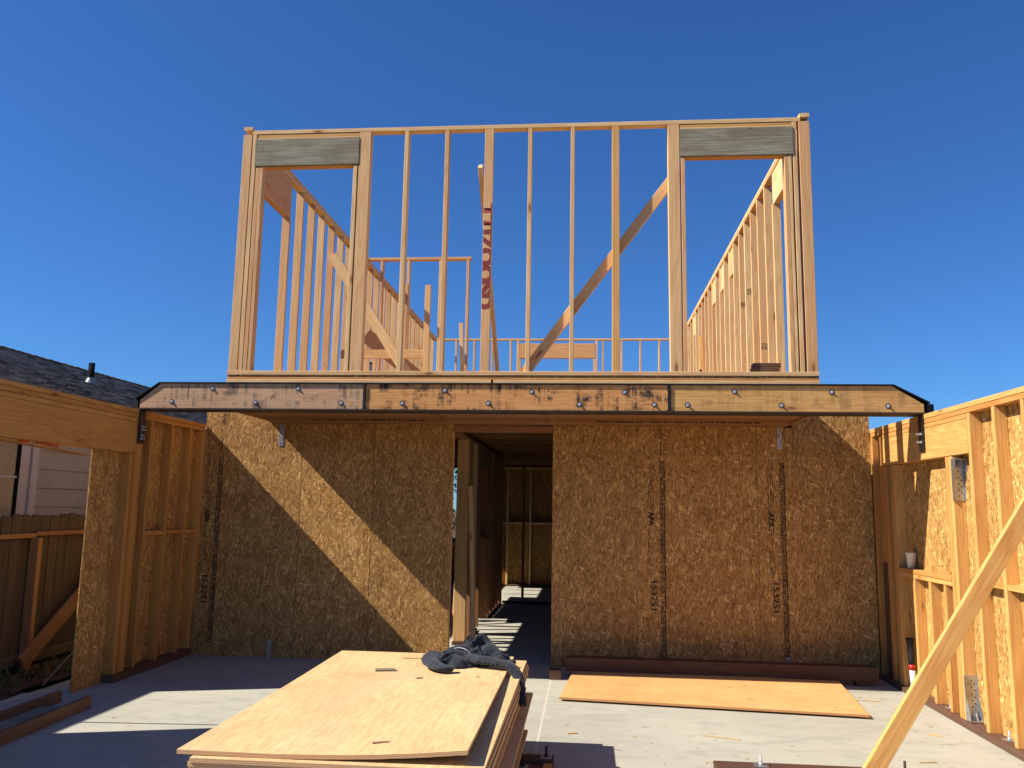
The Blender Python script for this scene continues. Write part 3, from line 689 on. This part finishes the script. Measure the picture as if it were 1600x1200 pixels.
OW = reg(thing('framed_wall', 'left outer wall of the ground floor rooms behind the doorway, closed over to darken them, with one small opening', 'wall', (XL-.07, 13, 0)))
xo = XL-.089
for a, b, z0, z1 in ((8.93, 10.2, 0, 2.43), (10.2, 12.0, 0, 1.05), (10.2, 10.9, 1.05, 2.43), (11.35, 12.0, 1.05, 2.43), (10.9, 11.35, 1.40, 2.43), (12.0, 13.4, 0, 2.43), (13.4, 15.8, 0, 2.43), (15.8, 17.7, 0, 2.43)): panel('osb_panel', xo-.012, xo, a+.001, b-.001, z0, z1, M['osb'], OW)  # most openings boarded up to keep light out of the hallway
bx('top_plate', xo, XL, 8.93, 17.44, 2.40, 2.44, M['stud'], OW); bx('bottom_plate', xo, XL, 8.93, 17.44, .001, .04, M['pt'], OW)
for y in (8.95, 9.35, 9.75, 10.16, 10.8, 11.4, 12.0, 12.4, 12.8, 13.3, 15.8, 16.2, 16.6, 17.0, 17.4): bx('stud', xo, XL, y, y+.038, .041, 2.398, M['stud'], OW, .002)
ROW = reg(thing('sheathed_wall', 'right outer wall of the ground floor rooms, clad in strand board', 'wall', (XR+.1, 13, 0)))
panel('osb_panel', XR+.089, XR+.101, 8.79, 17.6, 0, 2.43, M['osb'], ROW)
o = panel('blue_tarp', -2.6, -2.2, 11.5, 11.9, .85, 1.05, M['blue'])
bpy.data.objects.remove(o)
vs = []; fs = []
for j in range(9):
    for i in range(9): vs.append((-.25+i*.06, -.2+j*.05, .12*math.exp(-((i-4)**2+(j-4)**2)/8)+random.uniform(0, .03)))
for j in range(8):
    for i in range(8): a = j*9+i; fs.append((a, a+1, a+10, a+9))
tag(meshobj('blue_cloth', vs, fs, M['blue'], (-2.05, 11.8, 1.10), None, True), 'crumpled blue cloth seen through the dark studs of the doorway', 'cloth')
sw = reg(thing('sawhorse', 'wooden sawhorse under the blue cloth behind the inner studs', 'sawhorse', (-2.05, 11.8, 0)))
bx('top_rail', -2.4, -1.7, 11.75, 11.85, 1.04, 1.09, M['stud'], sw)
for sx in (-2.3, -1.8):
    for sy in (-1, 1): ab('leg', (sx, 11.8+.02*sy, 1.04), (sx, 11.8+.3*sy, 0), .04, .07, (1, 0, 0), M['stud'], sw)

# ------------------------------------------------------------------ left side: fence, neighbour's house, planting
FE = reg(thing('wooden_fence', 'dark weathered picket fence with dog-eared boards outside the left opening', 'fence', (-5.2, 9, 0)))
vs, fs = [], []
y = 2.2
while y < 17:
    w = random.uniform(.125, .14); h = 1.455+random.uniform(-.015, .015); dx = random.uniform(-.004, .004); c = .03
    prof = [(y, 0.), (y+w, 0.), (y+w, h-c), (y+w-c, h), (y+c, h), (y, h-c)]; i = len(vs)
    vs += [(-.02+dx, p-9, z) for p, z in prof]+[(dx, p-9, z) for p, z in prof]
    fs += [tuple(reversed(range(i, i+6))), tuple(range(i+6, i+12))]+[(i+k, i+(k+1) % 6, i+6+(k+1) % 6, i+6+k) for k in range(6)]
    y += w+.008
pk = meshobj('pickets', vs, fs, M['fence'], (-5.2, 9, 0), FE)
bx('rail', -5.195, -5.155, 2.2, 7.52, 1.235, 1.275, M['furn'], FE); bx('rail', -5.195, -5.155, 7.53, 17, 1.25, 1.29, M['furn'], FE)
bx('rail', -5.195, -5.15, 2.2, 17, .09, .18, M['fence'], FE)
for yy in (4.9, 7.48, 10.0, 12.5, 15.0): bx('post', -5.19, -5.10, yy, yy+.06, .0, 1.232, M['furn'], FE)
loose('leaning_board', 'wide plank leaning diagonally against the dark fence', 'board', (-5.06, 7.34, .12), (-5.06, 8.75, 1.05), .14, .038, (0, -1, 1), 'furn')
loose('leaning_stick', 'thin stick leaning on the outside of the left wall sheathing', 'stick', (-4.60, 6.98, .03), (-4.36, 7.62, .62), .022, .018, (1, 0, 0), 'furn')
loose('leaning_stick', 'thin stick leaning upright outside the left window opening', 'stick', (-4.60, 5.93, .03), (-4.60, 5.45, 2.15), .02, .02, (1, 0, 0), 'furn')
# weeds
vs, fs = [], []
for k in range(900):
    cx = random.uniform(-5.1, -4.66); cy = random.choice((random.uniform(6.5, 9), random.uniform(5, 12))); h = random.uniform(.03, .16); a = random.uniform(0, 6.28); l = random.uniform(.02, .08)
    dx, dy = math.cos(a), math.sin(a); i = len(vs)
    vs += [(cx-dy*.006, cy+dx*.006, .02), (cx+dy*.006, cy-dx*.006, .02), (cx+dx*l*.6+dy*.008, cy+dy*l*.6-dx*.008, h*.7), (cx+dx*l, cy+dy*l, h)]; fs.append((i, i+1, i+2, i+3))
tag(meshobj('weeds', vs, fs, M['leaf'], (0, 0, 0)), 'green weeds growing along the foot of the fence', 'weeds', None, 'stuff')
# neighbour's house
NH = reg(thing('neighbour_house', 'low grey sided house with dark shingle roof beyond the fence', 'house', (-10, 13, 0)))
NX = -7.3
vs, fs = [], []
z = 0; ya, yb = 1.0, 23.
while z < 2.85:
    i = len(vs); vs += [(NX-.0, ya, z), (NX, yb, z), (NX-.022, yb, z+.25), (NX-.022, ya, z+.25), (NX-.024, ya, z), (NX-.024, yb, z)]
    fs += [(i, i+1, i+2, i+3), (i+4, i+5, i+1, i)]; z += .25
s_ = meshobj('siding', [(x+10, y-13, z) for x, y, z in vs], fs, M['siding'], (-10, 13, 0), NH)
panel('end_wall', -13.2, NX-.02, 22.98, 23.0, 0, 2.9, M['siding'], NH); panel('end_wall', -13.2, NX-.02, 1.0, 1.02, 0, 2.9, M['siding'], NH)
wd = reg(panel('window', NX-.02, NX+.03, 8.9, 10.5, 1.15, 2.6, M['trim'], NH))
panel('pane', NX+.03, NX+.036, 9.02, 10.05, 1.22, 1.855, M['glass'], wd); panel('pane', NX+.03, NX+.034, 9.02, 10.05, 1.885, 2.5, M['glass'], wd)
panel('sash', NX+.03, NX+.05, 9.0, 10.07, 1.857, 1.883, M['trim'], wd); panel('casing', NX+.036, NX+.06, 10.33, 10.45, 1.15, 2.6, M['trim'], wd)
panel('sash', NX+.03, NX+.045, 10.055, 10.12, 1.2, 2.5, M['pipe'], wd)
# stepped shingle courses
ex, ez, rx_, rz_ = -6.68, 2.93, -10.0, 4.17
vs, fs = [], []; n = 26
for k in range(n):
    a, b = k/n, (k+1)/n
    xa, za = ex+(rx_-ex)*a, ez+(rz_-ez)*a; xb, zb2 = ex+(rx_-ex)*b, ez+(rz_-ez)*b
    i = len(vs); vs += [(xa, .6, za+.022), (xa, 23.4, za+.022), (xb, 23.4, zb2+.001), (xb, .6, zb2+.001), (xa, .6, za), (xa, 23.4, za)]
    fs += [(i, i+1, i+2, i+3), (i+4, i+5, i+1, i)]
i = len(vs); vs += [(rx_, .6, rz_), (rx_, 23.4, rz_), (2*rx_-ex, 23.4, ez), (2*rx_-ex, .6, ez), (ex, .6, ez-.1), (ex, 23.4, ez-.1), (2*rx_-ex, 23.4, ez-.1), (2*rx_-ex, .6, ez-.1), (ex, .6, ez), (ex, 23.4, ez)]
fs += [(i, i+1, i+2, i+3), (i+4, i+7, i+6, i+5), (i+4, i+5, i+9, i+8), (i+3, i+2, i+6, i+7), (i+8, i, i+3, i+7, i+4), (i+9, i+5, i+6, i+2, i+1)]
meshobj('roof', [(x+10, y-13, z) for x, y, z in vs], fs, M['shingle'], (-10, 13, 0), NH)
vs, fs = [], []
yy = .6
while yy < 23.3:   # ridge caps
    i = len(vs); l = .30; e_ = random.uniform(.0, .006)
    vs += [(.15, yy-13, rz_-.045+.02), (0, yy-13, rz_+.024+e_), (-.15, yy-13, rz_-.045+.02), (.15, yy+l-13, rz_-.055+.02), (0, yy+l-13, rz_+.008+e_), (-.15, yy+l-13, rz_-.055+.02)]
    fs += [(i, i+3, i+4, i+1), (i+1, i+4, i+5, i+2), (i, i+1, i+2)]; yy += .21
meshobj('ridge_cap', vs, fs, M['shingle'], (-10, 13, 0), NH)
vp = reg(lathe('vent_pipe', [(.05, -.1), (.05, .36), (.043, .36), (.043, .30)], M['pipe'], (-8.3, 13.1, 3.52), NH, 16, None, True, False))
lathe('flashing', [(.13, -.03), (.06, .08), (.054, .11)], M['lead'], (-8.3, 13.1, 3.52), vp, 16, None, True, False)
# small tree behind the house plot (seen through the dark hallway)
TR = reg(thing('garden_tree', 'leafy green tree behind the house glimpsed through the hallway', 'tree', (-3.2, 24, 0)))
lathe('trunk', [(.14, 0), (.10, 1.2), (.06, 2.6)], M['bark'], (-3.2, 24, 0), TR, 10)
vs, fs = [], []
cl = [(random.gauss(0, .7), random.gauss(0, .7), random.uniform(1.0, 3.6)) for _ in range(26)]
for k in range(3500):
    c = random.choice(cl); p = Vector((random.gauss(c[0], .25), random.gauss(c[1], .25), random.gauss(c[2], .22)))
    a = Vector((random.gauss(0, 1), random.gauss(0, 1), random.gauss(0, 1))).normalized()*.05; b = a.orthogonal().normalized()*.03; i = len(vs)
    vs += [p-a, p+b, p+a, p-b]; fs.append((i, i+1, i+2, i+3))
meshobj('crown', vs, fs, M['leaf'], (-3.2, 24, 0), TR)

# ------------------------------------------------------------------ plywood stack
NS = 27; T = .0185; ZT = .590
def sheet(name, cx, cy, z, rot, label, group=None, warp=0., w=1.19, l=2.40, t=T-.0015, nseg=14):
    vs, fs = [], []
    n = nseg
    for s in (0, 1):
        for j in range(n+1):
            for i in range(7):
                u, v = i/6-.5, j/n-.5
                dz = warp*(max(0, u+.25)**2*1.1*max(0, .5-v)**1.5*2.2)+warp*.10*math.sin(v*5+u*3)
                vs.append((u*w, v*l, s*t+dz))
    N = 7*(n+1)
    for j in range(n):
        for i in range(6):
            a = j*7+i; fs.append((a, a+7, a+8, a+1)); fs.append((N+a, N+a+1, N+a+8, N+a+7))
    for j in range(n):
        a = j*7; fs.append((a, N+a, N+a+7, a+7)); a = j*7+6; fs.append((a, a+7, N+a+7, N+a))
    for i in range(6):
        a = i; fs.append((a, a+1, N+a+1, N+a)); a = n*7+i; fs.append((a, N+a, N+a+1, a+1))
    o = meshobj(name, vs, fs, M['ply'], (cx, cy, z)); o.rotation_euler = (0, 0, R(rot)); return tag(o, label, 'plywood', group)
zc = ZT-T
top = sheet('plywood_sheet', -1.075, 4.635, zc-.000, .6, 'topmost pale plywood sheet of the stack, the dark sweatshirt lies on it', None, .034)
zc -= T
sheet('plywood_sheet', -.995, 4.60, zc, .1, 'second plywood sheet from the top of the stack, jutting out to the right', 'plywood sheets in the stack', 0.)
while zc-T > .085:
    zc -= T
    k = random.uniform(-.018, .022)+(.05 if .30 < zc < .36 else 0)
    sheet('plywood_sheet', -1.005+k, 4.60+random.uniform(-.02, .02), zc, random.uniform(-.35, .35), 'plywood sheet lower in the stack under the top two sheets', 'plywood sheets in the stack')
for i, y in enumerate((3.7, 4.6, 5.5)):
    o = bx('stack_bearer', -1.65, -.45, y, y+.089, .0, zc-.002, M['studg']); tag(o, ('near', 'middle', 'far')[i]+' wooden bearer under the plywood stack', 'bearer', 'bearers under the plywood stack')
# scraps on the top sheet
def scrap(x, y, z, l, w, t_, rot, label, mat='chip', tilt=0.):
    o = link('wood_scrap', barmesh(t_, w, l, M[mat]), M[mat], (x, y, z+t_/2), None)
    o.rotation_mode = 'XYZ'; o.rotation_euler = Matrix.Rotation(R(rot), 3, 'Z').to_euler()
    q = Matrix.Rotation(R(rot), 3, 'Z') @ Matrix(((0, 0, 1), (0, 1, 0), (-1, 0, 0))); o.rotation_euler = q.to_euler()
    return tag(o, label, 'scrap')
scrap(-1.22, 5.18, ZT+.002, .12, .045, .012, 12, 'small greyish wood offcut on the back left of the plywood sheet', 'wply')
scrap(-1.10, 5.62, ZT+.003, .22, .025, .004, 5, 'pale splinter lying near the back edge of the plywood sheet')
scrap(-.86, 3.62, ZT+.004, .07, .02, .008, 20, 'small brown chip at the front of the plywood sheet', 'furn')
scrap(-.62, 4.20, ZT+.004, .05, .03, .006, -40, 'tiny curled chip on the right part of the plywood sheet')
scrap(-.97, 4.98, ZT+.002, .04, .02, .006, 40, 'tiny chip in the middle of the plywood sheet', 'furn')
for i, (x, y, l, r_, nm) in enumerate(((.95, 6.30, .26, -18, 'curved pale splinter on the slab in front of the floor plywood'), (2.35, 6.95, .09, 60, 'small splinter on the slab right of the floor plywood'), (2.52, 6.6, .10, -35, 'brown chip on the slab near the right wall'), (2.35, 7.7, .30, -6, 'long thin splinter near the right corner of the slab'), (2.2, 5.9, .12, 10, 'thin chip on the slab left of the right wall sill'), (-.1, 6.25, .08, 25, 'tiny splinter on the slab right of the plywood stack'), (2.45, 5.75, .09, 70, 'splinter near the foot of the right wall'))):
    scrap(x, y, .001, l, .014, .006, r_, nm, 'chip' if i % 3 != 2 else 'studg')

vs, fs = [], []
for k in range(170):
    x, y = random.uniform(-.2, 2.8), random.uniform(5.5, 8.1)
    if k % 4 == 0: x, y = random.uniform(-4.0, -1.7), random.uniform(5.3, 8.6)
    elif k % 4 == 1: x = 2.8-abs(random.gauss(0, .25))
    l, w, a = random.uniform(.004, .028), random.uniform(.002, .005), random.uniform(0, 3.14); dx, dy = math.cos(a)*l, math.sin(a)*l; px, py = -math.sin(a)*w, math.cos(a)*w; i = len(vs)
    vs += [(x-dx-px, y-dy-py, .0015), (x+dx-px, y+dy-py, .002), (x+dx+px, y+dy+py, .004), (x-dx+px, y-dy+py, .003)]; fs.append((i, i+1, i+2, i+3))
tag(meshobj('wood_shavings', vs, fs, M['chip']), 'tiny wood shavings and sawdust scattered over the slab', 'shavings', None, 'stuff')

# ------------------------------------------------------------------ sweatshirt heaped on the stack
def inside(p, poly):
    c = False; n = len(poly)
    for i in range(n):
        a, b = poly[i], poly[(i+1) % n]
        if (a[1] > p[1]) != (b[1] > p[1]) and p[0] < (b[0]-a[0])*(p[1]-a[1])/(b[1]-a[1])+a[0]: c = not c
    return c
def edged(p, poly):
    d = 9
    for i in range(len(poly)):
        a, b = Vector(poly[i]), Vector(poly[(i+1) % len(poly)]); q = Vector(p); t = max(0, min(1, (q-a).dot(b-a)/(b-a).length_squared)); d = min(d, (q-a-(b-a)*t).length)
    return d
from mathutils import noise as mn
def folds(x, y, s=1.):
    u, v = x*.86+y*.5, -x*.5+y*.86
    w = mn.noise(Vector((u*3.5, v*3.5, 2.2)))
    u2, v2 = u+.05*w, v+.07*mn.noise(Vector((u*4, v*4, 7.7)))
    def ridge(t): return 1-2*abs(t-math.floor(t)-.5)*2
    a = abs(mn.noise(Vector((u2*4.5, v2*17, 1.3))))
    b = abs(mn.noise(Vector((u2*15+v2*6, v2*5, 5.1))))
    return (.55-a*2.6)*.7+(.4-b*2.)*.45
SW = reg(thing('sweatshirt', 'crumpled dark grey zip sweatshirt thrown on the far corner of the plywood stack', 'sweatshirt', (-.72, 5.55, ZT)))
poly = [(-1.0, 5.42), (-.95, 5.60), (-.86, 5.73), (-.74, 5.84), (-.64, 5.80), (-.57, 5.72), (-.50, 5.62), (-.44, 5.53), (-.52, 5.44), (-.66, 5.40), (-.76, 5.30), (-.88, 5.27), (-.98, 5.32)]
nx, ny = 110, 100; X0, X1, Y0, Y1 = -1.04, -.40, 5.24, 5.88
idx = {}; vs = []; fs = []
for j in range(ny+1):
    for i in range(nx+1):
        x, y = X0+(X1-X0)*i/nx, Y0+(Y1-Y0)*j/ny
        if inside((x, y), poly):
            d = edged((x, y), poly); e = 1-math.exp(-d/.022)
            base = .035+.105*math.exp(-(((x+.70)/.16)**2+((y-5.72)/.13)**2))+.035*math.exp(-(((x+.86)/.1)**2+((y-5.5)/.12)**2))
            h = e*(base+.062*folds(x, y)); idx[i, j] = len(vs); vs.append((x+.72, y-5.55, max(.004, h)))
for j in range(ny):
    for i in range(nx):
        k = [(i, j), (i+1, j), (i+1, j+1), (i, j+1)]
        if all(q in idx for q in k): fs.append(tuple(idx[q] for q in k))
body = meshobj('body', vs, fs, M['cloth'], (-.72, 5.55, ZT), SW, True)
sd = body.modifiers.new('s', 'SOLIDIFY'); sd.thickness = .004
def sleeve(name, pts, rad, parent=SW, mat='cloth', n=28, flat=.48, sub=16, amp=.17, sd=0.):
    """soft tube through pts with wrinkles"""
    P = [Vector(p) for p in pts]; ring = []
    def cr(t):
        i = min(int(t), len(P)-2); f = t-i; p0, p1, p2, p3 = P[max(i-1, 0)], P[i], P[i+1], P[min(i+2, len(P)-1)]
        return .5*((2*p1)+(p2-p0)*f+(2*p0-5*p1+4*p2-p3)*f*f+(3*p1-p0-3*p2+p3)*f**3)
    tot = (len(P)-1)*sub; vs, fs = [], []
    for s in range(tot+1):
        t = s/sub; c = cr(min(t, len(P)-1)); tg = (cr(min(t+.02, len(P)-1))-cr(max(t-.02, 0))).normalized()
        sx = tg.cross(Vector((0, 0, 1)));  sx = sx.normalized() if sx.length > .05 else Vector((1, 0, 0)); up = sx.cross(tg).normalized()
        i = min(int(t), len(rad)-2); r = rad[i]+(rad[i+1]-rad[i])*(t-i)
        for k in range(n):
            a = 2*math.pi*k/n; q = 1+amp*mn.noise(Vector((s*.45+sd, math.cos(a)*2, math.sin(a)*2+sd)))+amp*.7*math.sin(s*1.1+a*2+sd)*mn.noise(Vector((s*.2, a, sd)))
            vs.append(c+sx*math.cos(a)*r*q+up*math.sin(a)*r*flat*q)
    for s in range(tot):
        for k in range(n): fs.append((s*n+k, s*n+(k+1) % n, (s+1)*n+(k+1) % n, (s+1)*n+k))
    fs += [tuple(range(n)), tuple(reversed(range(tot*n, tot*n+n)))]
    o = PW[parent.name]; return meshobj(name, [v-o for v in vs], fs, M[mat], o, parent, True)
z = ZT
reg(sleeve('sleeve', [(-.76, 5.42, z+.05), (-.66, 5.37, z+.05), (-.56, 5.33, z+.045), (-.46, 5.28, z+.03), (-.405, 5.20, z-.03), (-.385, 5.13, z-.10)], [.05, .052, .046, .042, .032, .026], sd=1.3))
reg(sleeve('sleeve', [(-.98, 5.52, z+.05), (-.985, 5.40, z+.045), (-.95, 5.26, z+.04), (-.875, 5.16, z+.035), (-.80, 5.17, z+.03)], [.05, .055, .05, .045, .032], sd=5.1))
sleeve('cuff', [(-.386, 5.135, z-.095), (-.375, 5.10, z-.135), (-.37, 5.09, z-.15)], [.025, .024, .022], sub=4, flat=.7)
def on_body(x, y):
    e = 1-math.exp(-edged((x, y), poly)/.022); base = .035+.105*math.exp(-(((x+.70)/.16)**2+((y-5.72)/.13)**2))+.035*math.exp(-(((x+.86)/.1)**2+((y-5.5)/.12)**2))
    return ZT+e*(base+.062*folds(x, y))
sleeve('zipper', [(x, y, on_body(x, y)+.006) for x, y in ((-.95, 5.50), (-.90, 5.55), (-.84, 5.56), (-.78, 5.53), (-.73, 5.52), (-.68, 5.47), (-.63, 5.46), (-.57, 5.48))], [.0045]*8, mat='zip', n=8, flat=.5, amp=0., sub=6)

# ------------------------------------------------------------------ things on the slab
fp = panel('plywood_sheet', -1.22, 1.22, -.61, .61, -.009, .009, M['ply2']); fp.data.transform(Matrix.Rotation(R(90), 4, 'Z')); fp.data.transform(Matrix.Diagonal((1, 1, 1, 1)))
fp.data.clear_geometry()
vv = [(sx*.61, sy*1.22, sz*.009) for sz in (-1, 1) for sx, sy in ((-1, -1), (1, -1), (1, 1), (-1, 1))]
fp.data.from_pydata(vv, [], [(3, 2, 1, 0), (4, 5, 6, 7), (0, 1, 5, 4), (1, 2, 6, 5), (2, 3, 7, 6), (3, 0, 4, 7)]); fp.data.update()
reg(fp); fp.location = (1.045, 7.745, .036); fp.rotation_euler = (R(0), R(-1.0), R(-5.4+90))
tag(fp, 'single plywood sheet lying flat on the slab before the right part of the back wall', 'plywood')
fp['label'] = 'single plywood sheet lying flat on the slab before the right part of the back wall'
rc = []
vs, fs = [], []
for (cx, cy) in ((.02, .62), (.02, -.42)):
    for k in range(11):
        if k in (4,): continue
        a = cy-.13+k*.026; hh = random.uniform(.014, .022)
        for (u0, u1, v0, v1) in ((0, .004, 0, .017), (hh-.004, hh, 0, .017), (0, hh, 0, .004)):
            if random.random() < .8:
                i = len(vs); vs += [(cx+.28+u0-.3, a+v0, .0098), (cx+.28+u1-.3, a+v0, .0098), (cx+.28+u1-.3, a+v1, .0098), (cx+.28+u0-.3, a+v1, .0098)]; fs.append((i, i+1, i+2, i+3))
me = bpy.data.meshes.new('stamp'); me.from_pydata(vs, [], fs); st = bpy.data.objects.new('faded_stamp', me); COL.objects.link(st); me.materials.append(M['inkf']); st.parent = fp
o = bx('long_timber', -.20, 2.70, 8.30, 8.44, .052, .18, M['pt']); tag(o, 'long dark brown timber lying along the foot of the back wall', 'timber'); o.location.z = .112; 
o = bx('timber_block', -.35, -.24, 8.12, 8.26, .0, .085, M['pt']); tag(o, 'short reddish timber block on the slab beside the right door jamb', 'timber block')
for xx in (.1, 2.5): o = bx('timber_block', xx, xx+.09, 8.33, 8.42, .0, .0475, M['pt']); tag(o, 'small spacer block under the '+('left' if xx < 1 else 'right')+' part of the long dark timber', 'timber block')
# front sill pieces with bolts
sp = reg(thing('sill_plate', 'treated sill plate with a bolted washer at the bottom edge, crossed by the brace', 'sill plate', (1.3, 5.4, 0)))
bx('plank', .77, 3.0, 5.30, 5.44, .0, .085, M['pt'], sp)
panel('washer', 1.0, 1.08, 5.33, 5.41, .086, .092, M['galv'], sp); lathe('bolt', [(.014, 0), (.014, .012), (.008, .012), (.008, .05)], M['bolt'], (1.04, 5.37, .092), sp, 8)
panel('washer', 1.83, 1.91, 5.33, 5.41, .086, .092, M['rust'], sp); lathe('bolt', [(.014, 0), (.014, .012), (.008, .012), (.008, .055)], M['rust'], (1.87, 5.37, .092), sp, 8)
sp = reg(thing('sill_plate', 'short shaded sill plate with two bolts beside the plywood stack', 'sill plate', (-.33, 5.35, 0)))
bx('plank', -.55, -.20, 5.34, 5.46, .0, .07, M['pt'], sp); bx('plank', -.48, -.26, 5.15, 5.338, .0, .05, M['pt'], sp); bx('plank', -.26, -.205, 4.9, 5.336, .0, .055, M['studg'], sp)
for x, y, z in ((-.245, 5.40, .07), (-.38, 5.26, .05)):
    panel('washer', x-.035, x+.035, y-.035, y+.035, z+.001, z+.007, M['galv'], sp); lathe('bolt', [(.014, 0), (.014, .012), (.008, .012), (.008, .06)], M['steel'], (x, y, z+.007), sp, 8)
# brace of the right wall
loose('diagonal_brace', 'pale diagonal brace rising from the front sill plate across the right wall', 'brace', (1.57, 5.27, -.02), (2.90, 5.27, 2.08), .104, .038, (0, 0, 1), 'studg')
# boards on the slab at the left
ab('edge_board', (-3.78, 5.0, .045), (-3.84, 6.42, .045), .089, .038, (0, 0, 1), M['furn']); o = bpy.context.scene.objects[-1] if False else [x for x in bpy.data.objects if x.name.startswith('edge_board')][0]
tag(o, 'board on edge lying on the slab at the left, nearest its sunlit patch', 'board')
o = ab('edge_board', (-4.13, 5.2, .045), (-4.17, 6.56, .045),   .089, .038, (0, 0, 1), M['furn']); tag(o, 'board on edge lying in the left opening, behind the nearer one', 'board')
o = panel('scrap_panel', -4.10, -3.83, 4.9, 6.25, .03, .042, M['wply']); tag(o, 'grey panel lying between two boards at the left edge', 'panel')

# ------------------------------------------------------------------ cup and hammer
lathe('paper_cup', [(.031, 0), (.045, .132), (.049, .134), (.049, .140), (.043, .140), (.029, .006)], M['cup'], (XR+.04, 7.95, 1.107), None, 28)
o = bpy.data.objects['paper_cup']; tag(o, 'white paper cup standing on the window sill of the right wall', 'cup')
HM = reg(thing('sledge_hammer', 'hammer with black grip, red band and white shaft leaning on the right wall studs', 'hammer', (XR+.0, 8.02, .05)))
ax = Vector((-.02, .04, 1)).normalized(); B = Vector((XR+.03, 8.02, .045))
def seg(name, r0, r1, a, b, mat, extra=None):
    prof = extra or [(r0, a), (r1, b)]
    lathe(name, prof, M[mat], B, HM, 18, ax)
seg('shaft', .025, .025, .02, .17, 'white'); seg('band', .0285, .0285, .17, .215, 'red')
seg('grip', 0, 0, 0, 0, 'grip', [(.028, .2151), (.028, .26), (.030, .30), (.027, .40), (.029, .415), (.034, .425), (.034, .44), (.028, .445)])
seg('cap', 0, 0, 0, 0, 'lead', [(.012, .446), (.012, .449)])
lathe('head', [(.02, -.06), (.028, -.05), (.028, .05), (.02, .06)], M['steel'], B+Vector((0, 0, .03)), HM, 8, (0, 1, 0), False)
